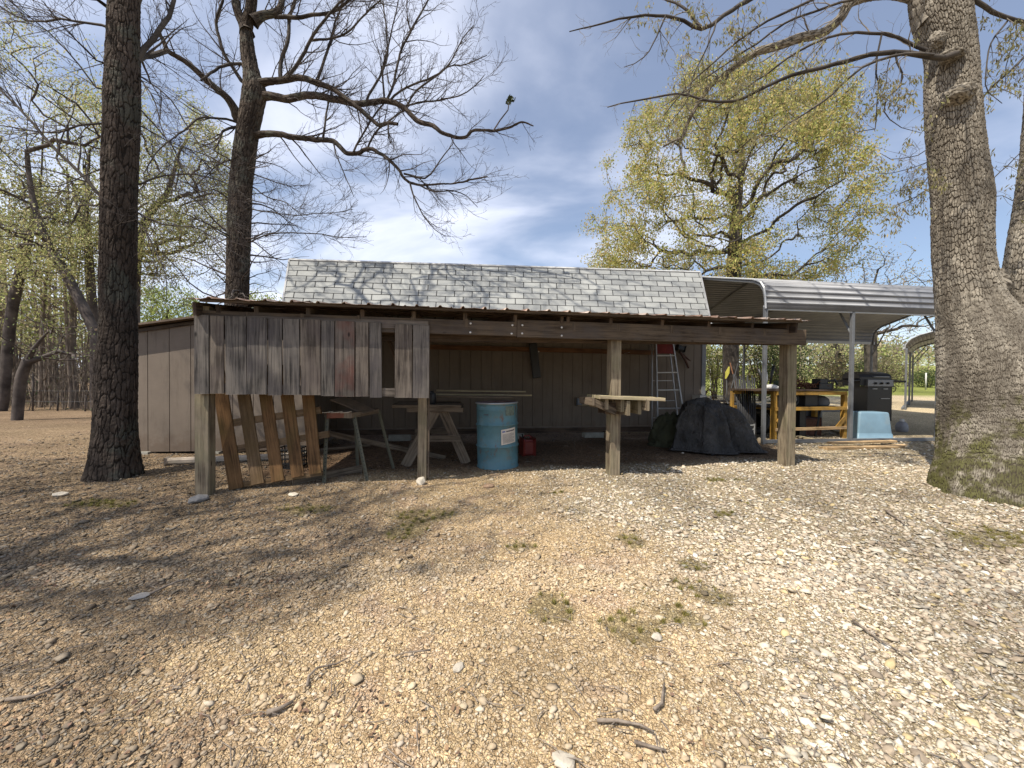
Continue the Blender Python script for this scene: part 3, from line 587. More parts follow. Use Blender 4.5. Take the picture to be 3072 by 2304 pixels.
# ---------------------------------------------------------------- carports
GAL=plain('galvanised_tube',(.15,.155,.16),.55,.15,.15,9,.5)
t=NT('grey_ribbed_metal',.5,.4); t.b.inputs['Metallic'].default_value=.15; v=t.coord('Object'); t.col(t.mix(t.g(t.noise(v,1.5,5),.3,.7),(.165,.17,.185),(.235,.24,.25))); ROOFM=t.m
TRIM=plain('white_trim',(.45,.46,.46),.4,.1,.08,5)
def carport(name,label,O,ud,length,width,prof,posts,roofm,nsub=6,group=None):
    """O eave corner on ground; ud along the eave; profile (v,z)"""
    vd=Vector((-ud.y,ud.x,0)); root=thing(name,label,'carport',O,group)
    pts=[]; 
    for (a,za),(b,zb_) in zip(prof,prof[1:]):
        L_=math.hypot(b-a,zb_-za); n=max(1,int(L_/.055)); 
        for k in range(n): pts.append((a+(b-a)*k/n,za+(zb_-za)*k/n))
    pts.append(prof[-1]); P_=[]; s_a=[0]
    for a,b in zip(pts,pts[1:]): s_a.append(s_a[-1]+math.hypot(b[0]-a[0],b[1]-a[1]))
    s_q=[0.0]; x=.10
    while x<s_a[-1]-.06:
        s_q+= [(x,0),(x+.008,.017),(x+.026,.017),(x+.034,0)]; x+=.115
    s_q=[(0.0,0)]+s_q[1:]+[(s_a[-1],0)]; vv_=[p[0] for p in pts]; zz_=[p[1] for p in pts]; sgn=1 if width>0 else -1
    for s_,h in s_q:
        v_=float(np.interp(s_,s_a,vv_)); z_=float(np.interp(s_,s_a,zz_)); tx=float(np.interp(s_+.02,s_a,vv_)-np.interp(s_-.02,s_a,vv_)); tz=float(np.interp(s_+.02,s_a,zz_)-np.interp(s_-.02,s_a,zz_)); l=math.hypot(tx,tz) or 1
        P_.append((v_-tz/l*h*sgn,z_+tx/l*h*sgn))
    V=[];F_=[]
    for k in (0,1):
        for (v_,z_) in P_: q=O+ud*(length*k)+vd*v_; V.append((q.x,q.y,z_))
    n=len(P_)
    for i in range(n-1): F_.append((i,n+i,n+i+1,i+1))
    o=link('roof',fastmesh('roof',V,F_),roofm,root); md=o.modifiers.new('s','SOLIDIFY'); md.thickness=.004
    for k in (0.0,length):
        mb=MB(); mb.tube([O+ud*k+vd*v_+Vector((0,0,z_-O.z)) for v_,z_ in pts[::2]],.017,6); mb.build('edge_trim',TRIM,root)
    npos=posts
    for k in npos:
        for s_,v_ in ((0,.04*(1 if width>0 else -1)),(1,width-.04*(1 if width>0 else -1))):
            p=O+ud*k+vd*v_; g_=float(gz(p.x,p.y)); mb=MB(); mb.beam((p.x,p.y,g_-.1),(p.x,p.y,prof[0][1]+.03),.062,.062,ud); mb.build('post',GAL,root,bevel=.006)
        # truss following the roof
        mb=MB(); mb.tube([O+ud*k+vd*(v_*.98+.03)+Vector((0,0,z_-O.z-.045)) for v_,z_ in prof],.028,6)
        rz=max(z for _,z in prof)-O.z
        mb.tube([O+ud*k+vd*(width*.22)+Vector((0,0,rz-.42)),O+ud*k+vd*(width*.5)+Vector((0,0,rz-.1)),O+ud*k+vd*(width*.78)+Vector((0,0,rz-.42))],.022,6)
        sg=1 if width>0 else -1
        for v0,v1 in (((.05*sg,.55*sg),(width-.05*sg,width-.55*sg)) if k!=npos[0] else ()):
            mb.tube([O+ud*k+vd*v0+Vector((0,0,prof[0][1]-O.z-.45)),O+ud*k+vd*v1+Vector((0,0,prof[3][1]-O.z+.0))],.02,6)
        mb.build('truss',GAL,root)
    for v_ in (.04,width-.04):
        mb=MB(); a=O+vd*v_; b=O+ud*length+vd*v_; mb.beam(onG(a.x,a.y,.05),onG(b.x,b.y,.05),.06,.06); mb.build('base_rail',GAL,root)
        mb=MB(); mb.beam(Vector((a.x,a.y,prof[0][1]+.02)),Vector((b.x,b.y,prof[0][1]+.02)),.05,.09); mb.build('eave_rail',TRIM,root)
    return root
cu=Vector((1,.13,0)).normalized(); O=PLN(2290,1335,6.62,.13); O.z=float(gz(O.x,O.y)); e=PLN(2292,925,6.62,.13).z
pr=[(0,e),(.02,e+.26),(.05,e+.40),(.13,e+.52),(.30,e+.62),(2.75,e+1.33),(5.2,e+.62),(5.37,e+.52),(5.45,e+.40),(5.48,e+.26),(5.5,e)]
p2=PLN(2556,1317,6.62,.13); k2=(p2-O).dot(cu)
cp=carport('carport','grey metal carport with horizontal ribbed roof to the right of the shed',O,cu,9.0,5.5,pr,[.03,k2,k2*2+.1,8.9],ROOFM)
O2=P(2712,1175,14.5); O2.z=float(gz(O2.x,O2.y)); e2=P(2712,1046,14.5).z
# the second one shows its gable end: eave direction runs away from the camera
ud2=Vector((.74,.67,0)).normalized(); vd2=Vector((ud2.y,-ud2.x,0))
pr2=[(0,e2),(-.0,e2+.12),(-.03,e2+.2),(-.16,e2+.36),(-.36,e2+.48),(-2.9,e2+1.3),(-5.4,e2+.48),(-5.6,e2+.36),(-5.75,e2+.2),(-5.8,e2+.12),(-5.8,e2)]
carport('carport','white edged carport far right, half hidden by the forked tree',O2,ud2,6.0,-5.8,pr2,[.05,3,5.9],ROOFM)
# ============================================================ TREES
def tubes(chains,name,mat,parent,smooth=True,minside=3):
    V=[];F_=[];o=0
    for c in chains:
        c=np.asarray(c,float); p=c[:,:3]; r=c[:,3]; n=len(p)
        if n<2: continue
        rm=r[0]; k=10 if rm>.05 else 7 if rm>.02 else 5 if rm>.009 else minside
        d=np.gradient(p,axis=0); d/=np.linalg.norm(d,axis=1,keepdims=True)+1e-9
        m=np.abs(d.mean(0)); ref=np.zeros(3); ref[int(np.argmin(m))]=1
        a=np.cross(d,ref); a/=np.linalg.norm(a,axis=1,keepdims=True)+1e-9; b=np.cross(d,a)
        t=np.arange(k)*2*math.pi/k
        ring=p[:,None]+(a[:,None]*np.cos(t)[None,:,None]+b[:,None]*np.sin(t)[None,:,None])*r[:,None,None]
        V.append(ring.reshape(-1,3)); i,j=np.meshgrid(np.arange(n-1),np.arange(k),indexing='ij'); j2=(j+1)%k
        F_.append(np.stack([o+i*k+j,o+i*k+j2,o+(i+1)*k+j2,o+(i+1)*k+j],-1).reshape(-1,4)); o+=n*k
    return link(name,fastmesh(name,np.vstack(V),np.vstack(F_)),mat,parent,smooth)
def limb_px(pts,d0,d1,wob=.012,rs=1.0):
    """traced limb: (px,py,halfwidth px) rows, depth running d0->d1"""
    n=len(pts); rows=[]
    L_=[0]
    for a,b in zip(pts,pts[1:]): L_.append(L_[-1]+math.hypot(a[0]-b[0],a[1]-b[1]))
    for q,l in zip(pts,L_):
        f=l/L_[-1]; y=d0+(d1-d0)*f; p=P(q[0],q[1],y); hw=q[2] if len(q)>2 else None; rows.append([*p,Rpx(q[0],hw,y)*rs])
    r=polyspline(rows,.12); r[:,3]=np.maximum(r[:,3],.002)
    w=RNG.normal(0,1,(len(r),3)); w=(w+np.roll(w,1,0)+np.roll(w,-1,0))*wob*.5; w[0]=0; r[:,:3]+=w*np.minimum(1,r[:,3:]/.02+.3)
    return r
def hw(pts,a,b): # add half widths linearly a->b
    n=len(pts); return [(p[0],p[1],a+(b-a)*i/(n-1)) for i,p in enumerate(pts)]
def sprout(c,n,L,ang=(.4,1.1),up=.15,rmin=.0022,ratio=.55,t0=.12,kink=.22,steps=7,t1=1.0,drift=(0,0,0),flat=0.0):
    out=[]; m=len(c)
    for _ in range(n):
        t=t0+(t1-t0)*RNG.random(); i=min(m-2,int(t*(m-1))); p=c[i,:3]; d=c[i+1,:3]-c[i,:3]; d/=np.linalg.norm(d)+1e-9
        q=RNG.normal(0,1,3); q[1]*=(1-flat); q-=d*q.dot(d); q/=np.linalg.norm(q)+1e-9; a=RNG.uniform(*ang)
        v=d*math.cos(a)+q*math.sin(a); l=L*RNG.uniform(.45,1.15)*(1-.35*t); st=l/steps
        r0=min(c[i,3]*ratio,l*.013+.0015); r0=max(r0,rmin); rows=[[*p,r0]]; v=v/np.linalg.norm(v)
        for s in range(steps):
            v=v+RNG.normal(0,kink,3)*.8+np.array([0,0,up])*.35+np.array(drift)*.3; v/=np.linalg.norm(v); p=p+v*st*RNG.uniform(.7,1.3)
            rows.append([*p,max(rmin*.75,r0*(1-(s+1)/steps*.85))])
        out.append(np.array(rows))
    return out
def sprouts(cs,n,L,**k):
    o=[]
    for c in cs: o+=sprout(c,n(c) if callable(n) else n,L,**k)
    return o
def clen(c): return float(np.linalg.norm(np.diff(c[:,:3],axis=0),axis=1).sum())
# ---- bark
def barkmat(name,crack,plate,plate2,moss=None,lichen=None):
    t=NT(name,.92,.12); sepc=t.N.new('ShaderNodeSeparateColor'); t.L.new(t.attr(),sepc.inputs[0]); v=t.coord('Object')
    p=t.mix(sepc.outputs[1],plate,plate2); p=t.mix(.7,p,t.ramp(t.noise(v,38,6,.7),[(.3,(.6,.6,.6)),(.7,(1.3,1.3,1.3))]),'MULTIPLY'); p=t.mix(.8,p,t.ramp(t.noise(t.coord('Object',(1,1,.45)),2.6,4,.6),[(.36,(.55,.53,.51)),(.62,(1.12,1.12,1.12))]),'MULTIPLY')
    if lichen: p=t.mix(t.ramp(t.noise(v,2.6,6,.65),[(.53,(0,0,0)),(.60,(.65,.65,.65))]),p,lichen)
    if moss:
        z=t.N.new('ShaderNodeSeparateXYZ'); t.L.new(v,z.inputs[0]); k=t.math('ADD',t.math('MULTIPLY',z.outputs[2],-.30),t.math('MULTIPLY',t.noise(v,3.6,7,.72),1.7)); p=t.mix(t.ramp(k,[(.62,(0,0,0)),(.78,(.9,.9,.9))]),p,moss)
    c=t.mix(sepc.outputs[0],crack,p); t.col(c); t.bump(t.math('ADD',t.noise(v,55,6,.7),t.math('MULTIPLY',sepc.outputs[0],.6)),.6,.012); return t.m
BK3=barkmat('bark_grey_tan',(.05,.04,.03),(.40,.36,.29),(.22,.19,.15),moss=(.085,.085,.022))
BK1=barkmat('bark_dark',(.02,.016,.013),(.115,.09,.072),(.07,.056,.046),lichen=(.085,.09,.072))
BK2=barkmat('bark_brown',(.028,.022,.018),(.125,.10,.078),(.08,.064,.052),lichen=(.13,.135,.11))
def twigmat(name,a,b):
    t=NT(name,.85,.2); v=t.coord('Object'); t.col(t.mix(t.g(t.noise(v,3,5),.35,.65),a,b)); t.bump(t.noise(v,90,4),.5,.004); return t.m
TW1=twigmat('twig_dark',(.045,.037,.033),(.12,.10,.088)); TW3=twigmat('twig_grey',(.11,.095,.075),(.26,.225,.18)); TWB=twigmat('limb_brown',(.03,.025,.022),(.10,.085,.07))
def trunk(name,rows,mat,parent,seg,step,cu,cv,depth,seed,flare=(.5,.4,3,.35),lump=.05,twist=0.0,vis=None):
    r=polyspline(rows,step); p=r[:,:3]; R=r[:,3]; n=len(p); d=np.gradient(p,axis=0); d/=np.linalg.norm(d,axis=1,keepdims=True)
    a=np.cross(d,np.array([0,1.0,0])); a/=np.linalg.norm(a,axis=1,keepdims=True); b=np.cross(d,a)
    s=np.concatenate([[0],np.cumsum(np.linalg.norm(np.diff(p,axis=0),axis=1))])
    th=np.arange(seg)*2*math.pi/seg; TH,SS=np.meshgrid(th,s); Rm=np.median(R); R0=Rm; hi=R.max()>1.5*Rm; per=max(6,int(2*math.pi*R0/cu))
    warp=(fbm(np.stack([np.cos(TH)*3,np.sin(TH)*3,SS*2.2],-1),3,seed)-.5)
    w2=(vnoise(np.stack([np.cos(TH)*R0*22,np.sin(TH)*R0*22,SS*9],-1),seed+7)-.5); u=TH/(2*math.pi)*per+warp*2.6+w2*1.2; v=SS/cv+warp*1.5+w2*1.3+twist*np.sin(TH)
    per2=max(5,int(per*.62)); eA,cid=worley(u*per2/per,SS/(cv*3.6)+warp*1.3+w2*.8,per2,seed+50); eB,cB=worley(u,v,per,seed)
    if hi:
        kk=int(per*R.max()/Rm*1.25); kA=int(per2*R.max()/Rm*1.25); e2,c2=worley(u*kA/per,SS/(cv*3.6)+warp*1.6,kA,seed+60); e3,c3=worley(u*kk/per,v,kk,seed+61); wt=sstep(1.10,1.45,(R/Rm)[:,None]+0*TH+(warp)*.8); eA=eA*(1-wt)+e2*wt; eB=eB*(1-wt)+e3*wt; cid=cid*(1-wt)+c2*wt; cB=cB*(1-wt)+c3*wt
    e=np.minimum(eA*1.3,.5)*(.38+.62*sstep(.02,.20,eB)); cid=.6*cid+.4*cB; big=vnoise(np.stack([np.cos(TH)*R0*13+5,np.sin(TH)*R0*13,SS*1.1+warp*2],-1),seed+31); mask=sstep(.03,.24,e)*(.62+.38*sstep(.28,.42,big))*(.72+.28*sstep(.3,.6,vnoise(np.stack([np.cos(TH)*R0*40,np.sin(TH)*R0*40,SS*8],-1),seed+2)))
    hb=SS+p[0,2]*0; fl=1+flare[0]*np.exp(-hb/flare[1])*(1+flare[3]*np.cos(flare[2]*TH+seed))
    fl=fl+lump*2*(fbm(np.stack([np.cos(TH)*1.3+seed,np.sin(TH)*1.3,SS*.9],-1),3,seed+3)-.5)
    RR=R[:,None]*fl+depth*1.6*(big-.5)+depth*(mask*(.6+.6*cid)-.5)+depth*.8*(vnoise(np.stack([np.cos(TH)*R0*60,np.sin(TH)*R0*60,SS*60],-1),seed)-.5)
    V=p[:,None]+(a[:,None]*np.cos(TH)[...,None]+b[:,None]*np.sin(TH)[...,None])*RR[...,None]
    i,j=np.meshgrid(np.arange(n-1),np.arange(seg),indexing='ij'); j2=(j+1)%seg
    Q=np.stack([i*seg+j,i*seg+j2,(i+1)*seg+j2,(i+1)*seg+j],-1).reshape(-1,4)
    C=np.stack([mask,cid,mask*0,mask*0+1],-1).reshape(-1,4)
    return link(name,fastmesh(name,V.reshape(-1,3),Q,col=C),mat,parent,True), r
def A_(pts,x0,y0,sc): return [(x0+p[0]/sc,y0+p[1]/sc) for p in pts]
# ---------------------------------------------------------------- T1: big left trunk
g=G(343,1438); D1=4.55
t1=thing('tree','tall dark barked tree at left, nearest trunk, in front of the small shed','tree',(g.x,g.y+.2,g.z))
def TR(px,py,h,y): p=P(px,py,y); return [*p,Rpx(px,h,y)]
rows=[TR(343,1470,74,D1),TR(345,1380,70,D1),TR(346,1260,66,D1),TR(348,1100,66,D1),TR(354,960,60,D1),TR(352,880,57,D1),TR(356,700,57,D1),TR(360,500,57,D1),TR(365,300,57,D1),TR(370,150,52,D1),TR(373,0,50,D1),TR(376,-200,46,D1),TR(372,-420,38,D1)]
_,r1=trunk('trunk',rows,BK1,t1,260,.009,.022,.048,.010,3,flare=(.42,.30,4,.4),lump=.10)
L1=[]
def lp(pts,a,b,d0,d1,st=L1,**k):
    c=limb_px(hw(pts,a,b),d0,d1,**k); st.append(c); return c
D=4.6
lp([(412,182),(450,166),(488,155),(503,150)],11,8,D,5.2)
lp([(412,180),(430,150),(455,118),(480,85),(505,50),(520,0),(530,-80)],11,6,D,5.0)
lp([(330,84),(300,72),(253,63),(177,55),(135,65),(84,63),(0,17),(-60,-10)],6,3,D,4.4)
lp([(320,270),(291,262),(236,190),(148,97),(42,13),(0,-30)],4,2,D,4.2)
lp([(315,190),(291,181),(236,127),(177,63),(127,0)],4,2,D,4.0)
lp([(320,368),(304,371),(228,376),(186,397),(84,390),(0,380)],5.5,2.5,D,4.6)
lp([(320,600),(291,578),(236,519),(181,460),(131,409),(76,346),(0,270),(-60,200)],8,4.5,D,4.6)
lp([(320,420),(200,340),(100,265),(0,190)],3.6,1.8,D,4.0)
lp([(400,558),(423,548),(461,531),(542,521),(620,530),(689,553)],4.5,1.8,D,5.0)
lp([(400,630),(418,640),(488,673),(597,683),(640,710),(678,760)],3.6,1.4,D,4.4)
lp([(400,640),(418,667),(450,721),(494,824),(500,900)],3.2,1.1,D,4.3)
lp([(405,225),(423,239),(466,304),(490,400),(540,500)],3.6,1.3,D,4.2)
lp([(405,215),(418,228),(515,304),(597,434),(678,542)],3.8,1.3,D,4.7)
lp([(405,370),(440,385),(500,420),(570,450),(650,520)],3.2,1.2,D,5.1)
lp([(405,310),(450,360),(520,440),(560,540),(640,620),(700,660)],3.2,1.1,D,4.9)
lp([(320,500),(260,520),(180,560),(90,560),(0,590)],3.2,1.3,D,4.2)
lp([(335,30),(300,10),(250,-60),(200,-140)],8,4,D,4.0)
lp([(410,20),(450,-40),(500,-140),(560,-260)],9,5,D,5.0)
lp([(330,690),(380,650),(290,580),(210,590),(120,620)],2.0,1.0,4.35,4.0)
for c in L1: pass
s1=sprouts(L1,lambda c:int(clen(c)*6.5)+5,1.0,ang=(.25,.8),up=-.04,flat=.4,kink=.11)
s2=sprouts(s1,4,.34,ang=(.35,.95),up=.0); s3=sprouts(s2,2,.16,rmin=.0018)
for i,c in enumerate(L1): tubes([c],'limb',TWB,t1)
tubes(s1+s2+s3,'twigs',TW1,t1)
# ---------------------------------------------------------------- T2: trunk rising behind the shelter
D=8.2; g=onG(P(712,1000,D).x,D)
t2=thing('tree','second dark tree behind the small shed, with bare limbs reaching right over the roof','tree',tuple(g))
base=P(706,1000,D); rows=[[base.x-.02,D,-.1,Rpx(706,42,D)],TR(706,1000,39,D),TR(712,900,37,D),TR(715,800,36,D),TR(720,600,35,D),TR(736,450,35,D),TR(746,380,34,D),TR(757,320,36,D),TR(764,275,38,D),TR(756,225,27,D),TR(748,180,23,D),TR(742,136,21,D),TR(741,80,17,D),TR(756,0,15,D),TR(762,-120,13,D),TR(770,-300,8,D)]
_,r2=trunk('trunk',rows,BK2,t2,150,.016,.030,.065,.013,8,flare=(.25,.3,3,.3),lump=.06)
L2=[]
def l2(pts,a,b,d0=8.2,d1=8.2,**k): return lp(pts,a,b,d0,d1,L2,**k)
l2([(741,100),(722,55),(708,0),(700,-100)],15,11)
l2([(718,352),(714,350),(685,298),(644,260),(590,214),(552,184),(503,152),(490,118),(472,95)],14,6,8.2,7.2)
l2([(770,262),(785,252),(834,241),(902,236),(956,252),(995,266),(1042,300),(1100,345),(1140,378),(1165,372),(1192,376)],12,4,8.2,7.6)
l2([(770,285),(807,287),(861,296),(915,288),(963,291),(1027,302),(1058,310),(1106,310),(1153,302),(1185,307),(1216,329),(1248,361),(1296,377),(1327,399),(1375,411),(1400,408),(1419,392),(1485,392),(1533,380),(1565,367),(1600,377)],13,1.5,8.2,7.4)
l2([(755,404),(777,404),(834,401),(888,410),(942,418),(998,424),(1042,462),(1074,459),(1106,446),(1137,459),(1169,481),(1200,513),(1229,545),(1337,554),(1410,540),(1463,530)],11,1.3,8.2,7.6)
l2([(1212,521),(1275,533),(1308,501),(1347,448),(1360,430)],3.2,1,7.7,7.5)
l2([(1229,545),(1251,607),(1289,675),(1337,709)],3.0,.9,7.7,7.6)
l2([(1260,556),(1300,572),(1362,574),(1400,590),(1434,622)],2.6,.9,7.7,7.8)
l2([(842,236),(845,176),(861,122),(872,54),(888,0),(900,-60)],7,4,8.2,8.6)
l2([(861,232),(902,176),(929,122),(956,81),(991,41),(1030,0),(1060,-50)],6,2.5,8.2,8.0)
l2([(948,246),(972,190),(989,122),(1000,81),(1030,0)],5,2.6,8.1,8.5)
l2([(1099,305),(1128,247),(1153,202),(1163,158),(1159,95),(1150,0)],4,2,8,8.3)
l2([(1159,303),(1185,247),(1204,149),(1232,95),(1261,47),(1286,0),(1310,-40)],4,2,7.9,8.2)
l2([(1169,303),(1216,259),(1280,240),(1337,209),(1368,158),(1390,114),(1422,76)],3.5,1.2,7.9,7.4)
l2([(1213,325),(1248,278),(1311,228),(1345,200),(1400,190),(1460,165)],3.2,1.1,7.8,7.9)
l2([(1216,318),(1300,300),(1375,285),(1438,247),(1455,225)],2.8,1.0,7.8,7.2)
l2([(1153,302),(1150,230),(1160,150),(1180,70),(1195,0)],3.2,1.6,7.9,7.4)
l2([(1061,455),(1090,396),(1147,316),(1160,302)],3.2,2.2,7.9,7.9)
l2([(1102,446),(1140,386),(1204,335),(1214,330)],3.2,2.2,7.9,7.8)
l2([(968,421),(972,380),(985,310),(1000,250)],4,2,8.0,8.1)
l2([(1000,424),(1010,470),(1040,540),(1060,590)],2.6,1.0,8.0,7.6)
l2([(1165,372),(1172,430)],3,1.6,7.6,7.6)
l2([(758,65),(793,46),(825,38),(838,20),(842,0),(845,-60)],13,8,8.2,8.6)
l2([(823,50),(888,54),(940,46),(979,38),(1027,13),(1060,-10)],7,3.5,8.4,8.2)
l2([(929,122),(960,118),(1000,116),(1040,100),(1080,55),(1130,10),(1170,-20)],4,2,8.2,8.0)
l2([(735,250),(725,239),(698,200),(671,163),(655,114),(647,68),(658,27),(666,0),(670,-60)],7,4,8.2,8.0)
l2([(730,200),(722,192),(671,198),(617,228),(600,240)],6,4,8.2,7.6)
l2([(725,372),(698,361),(612,353),(563,380),(522,412),(481,447),(430,520)],4.5,2.2,8.2,6.6)
l2([(728,385),(709,380),(671,396),(660,420),(639,450)],5.5,2.5,8.2,7.6)
l2([(742,724),(757,724),(814,705),(880,700),(949,700),(1020,712),(1100,710)],3.4,1,8.2,7.8)
l2([(745,725),(759,727),(810,765),(862,803)],3.0,1.0,8.2,8.0)
l2([(745,625),(759,629),(820,640),(895,645),(980,640),(1058,629)],2.8,.9,8.2,7.6)
l2([(755,560),(800,590),(860,610),(920,660)],2.6,.9,8.2,7.8)
l2([(755,520),(810,540),(870,560),(900,575)],2.4,.8,8.2,8.4)
l2([(690,600),(640,570),(590,580),(520,560)],3.0,1,8.2,7.2)
l2([(688,700),(640,660),(590,600),(540,580)],3.0,1,8.2,7.4)
l2([(690,480),(650,500),(590,560),(560,640)],3.0,1,8.2,7.0)
s1=sprouts(L2,lambda c:int(clen(c)*5.0)+3,1.15,ang=(.3,.95),up=.22,flat=.5,kink=.17,rmin=.0034)
s2=sprouts(s1,5,.46,ang=(.35,.9),up=.12,rmin=.003); s3=sprouts(s2,2,.2,rmin=.0024)
low=sprouts([r2[(r2[:,2]>2.4)&(r2[:,2]<6.0)]],64,1.7,ang=(1.0,1.6),up=-.10,t0=.0,rmin=.003,flat=.4); s4=sprouts(low,6,.5,up=-.02,rmin=.0026); s5=sprouts(s4,2,.22,rmin=.0022)
for c in L2:
    if c[0,3]>.06: trunk('limb',c,BK2,t2,40,.03,.028,.06,.007,44,flare=(.6,.12,3,.2),lump=.12)
    else: tubes([c],'limb',TWB,t2)
tubes(s1+s2+s3+low+s4+s5,'twigs',TW1,t2)
# lone clump of old leaves near the tip of the long limb
q=P(1529,297,7.4); n=34; V,Fq=scatter_quads(n,q.x+RNG.normal(0,.035,n),q.y+RNG.normal(0,.035,n),q.z+RNG.normal(0,.04,n),RNG.uniform(.012,.026,n),1.2)
link('leaf_clump',fastmesh('leaf_clump',V,Fq,col=np.tile([.06,.075,.04,1],(n*6,1))),MAT_DL,t2)
c=limb_px(hw([(1480,392),(1500,360),(1522,330),(1529,297)],2.2,1.6),7.45,7.4); tubes([c],'limb',TW1,t2)
# ---------------------------------------------------------------- T3: big forked tree at right
D=4.6; g=G(2900,1500)
t3=thing('tree','large forked tree at right edge with thick grey plated bark and mossy foot','tree',(5.6,4.7,-.02))
def TRr(px,py,h,y): return TR(px,py,h,y)
rows=[TR(3045,1760,345,4.06),TR(3030,1640,318,4.08),TR(3022,1540,290,4.12),TR(3014,1460,258,4.18),TR(3010,1380,230,4.26),TR(3002,1250,212,4.36),TR(2985,1120,192,4.42),TR(2950,1000,156,4.5),TR(2912,900,118,4.56),TR(2890,780,100,4.6),TR(2884,600,94,4.6),TR(2868,450,90,4.6),TR(2856,300,86,4.6),TR(2848,150,82,4.6),TR(2822,40,92,4.6),TR(2810,-80,92,4.6),TR(2800,-300,70,4.6),TR(2800,-520,50,4.6)]
_,r3=trunk('trunk',rows,BK3,t3,760,.0062,.0145,.023,.0095,5,flare=(.10,.30,7,1.6),lump=.12,twist=.5)
rows=[TR(3120,1600,190,4.55),TR(3110,1480,168,4.6),TR(3100,1200,128,4.75),TR(3090,1050,105,4.85),TR(3085,900,97,4.85),TR(3098,750,88,4.85),TR(3118,600,84,4.85),TR(3140,400,82,4.85),TR(3150,200,78,4.85),TR(3160,-100,70,4.85),TR(3170,-400,52,4.85)]
_,r3b=trunk('trunk',rows,BK3,t3,520,.0075,.0145,.023,.0090,15,flare=(.45,.26,5,.4),lump=.07)
# burls and old branch collar
def burl(px,py,y,rx,rz,seed,parent):
    c=P(px,py,y); th,ph_=np.meshgrid(np.linspace(0,2*math.pi,48,endpoint=False),np.linspace(0,math.pi,28)); 
    d=np.stack([np.sin(ph_)*np.cos(th),np.sin(ph_)*np.sin(th),np.cos(ph_)],-1); rr=1+.7*(fbm(d*2.6+seed,5,seed)-.5)+.10*(vnoise(d*16,seed)-.5)
    V=np.array(c)+d*rr[...,None]*np.array([rx,rx*.8,rz]); n,k=th.shape; i,j=np.meshgrid(np.arange(n-1),np.arange(k),indexing='ij'); j2=(j+1)%k
    Q=np.stack([i*k+j,(i+1)*k+j,(i+1)*k+j2,i*k+j2],-1).reshape(-1,4); m_=vnoise(d*14,seed).reshape(-1); C=np.stack([sstep(.3,.6,m_),m_,m_,m_*0+1],-1)
    link('burl',fastmesh('burl',V.reshape(-1,3),Q,col=C),BK3,parent,True)
burl(2880,283,4.40,.15,.10,4,t3); burl(2975,860,4.62,.16,.22,23,t3); burl(2960,1120,4.42,.14,.20,27,t3); burl(2850,168,4.42,.12,.06,9,t3); burl(2812,118,4.5,.08,.09,12,t3)
L3=[]
def l3(pts,a,b,d0=4.6,d1=4.6,**k): return lp(pts,a,b,d0,d1,L3,**k)
c0=l3([(2790,60),(2740,-10),(2693,-25),(2640,-25),(2594,-10),(2550,14),(2525,55),(2476,91),(2397,114),(2338,138),(2279,154),(2232,180),(2190,212),(2134,260),(2097,310),(2060,370),(2047,405),(1990,440)],25,2.2,4.6,5.3)
c1=l3([(2870,160),(2830,168),(2791,168),(2732,158),(2680,158),(2614,162),(2535,189),(2468,209),(2377,221),(2299,256),(2200,300),(2110,298),(2022,285),(1905,304),(1824,322)],13,1.5,4.35,4.6)
c2=l3([(2780,150),(2752,142),(2693,114),(2614,99),(2515,110),(2397,154),(2299,221),(2200,290),(2130,330)],8,1.5,4.4,4.9)
c3=l3([(2800,165),(2791,162),(2712,160),(2626,185),(2555,229),(2500,284),(2440,330),(2358,378),(2251,473),(2220,500)],7,1.4,4.3,4.3)
l3([(2600,-40),(2500,-30),(2432,0),(2370,30),(2300,60),(2230,110),(2160,170),(2100,220),(2030,300),(1990,350)],6,1.3,4.8,4.6)
l3([(2560,0),(2450,30),(2350,70),(2270,130),(2180,190),(2090,250),(1990,320)],5,1.2,4.7,5.2)
l3([(2400,-60),(2300,-30),(2246,0),(2170,50),(2103,81),(2047,56),(1998,45),(1930,45),(1855,56),(1780,78),(1712,93)],9,1.4,5.0,4.8)
l3([(2103,81),(2050,20),(2000,0),(1950,-40)],5,2,4.9,5.2)
l3([(1998,45),(1970,110),(1930,170),(1870,200)],3,1,4.85,4.6)
l3([(2150,60),(2120,140),(2080,230),(2060,300),(2000,380)],3,1,4.9,4.5)
l3([(2645,105),(2634,166),(2632,221),(2637,252),(2630,320),(2626,386),(2578,394),(2547,414)],3.8,1.0,4.45,4.5)
l3([(2687,160),(2692,185),(2708,215),(2701,256),(2653,300),(2649,335),(2669,359),(2708,382),(2768,398)],4.2,1.0,4.35,4.3)
l3([(2905,-10),(2949,20),(3008,51),(3072,67),(3140,80)],10,7,4.6,4.6)
l3([(3025,60),(2990,100),(2973,130),(2961,217),(2965,276),(3008,307)],4.5,1.4,4.6,4.4)
l3([(3120,130),(3072,170),(3030,210),(2988,248),(2948,296)],6,4,4.7,4.7)
l3([(3072,80),(3040,130),(3020,200),(3020,260)],3,1.2,4.6,4.5)
l3([(2975,540),(3000,515),(3040,480),(3060,460)],2.6,2.2,4.6,4.8)
l3([(2792,440),(2752,469),(2673,477),(2640,460)],2.6,1,4.5,4.2)
l3([(2792,480),(2740,500),(2660,522),(2625,520)],2.4,.9,4.5,4.3)
l3([(2795,562),(2744,591),(2689,615),(2693,650)],2.8,1,4.5,4.2)
l3([(2790,520),(2760,560),(2700,570),(2640,590)],2.4,.9,4.5,4.3)
l3([(2975,590),(3010,585),(3040,600)],2.2,1.2,4.6,4.6)
s1=sprouts(L3[1:],lambda c:int(clen(c)*4.6)+2,.55,ang=(.35,1.1),up=-.10,rmin=.002,flat=.2)+sprout(c0,34,.8,ang=(.5,1.2),up=-.06,t0=.3)
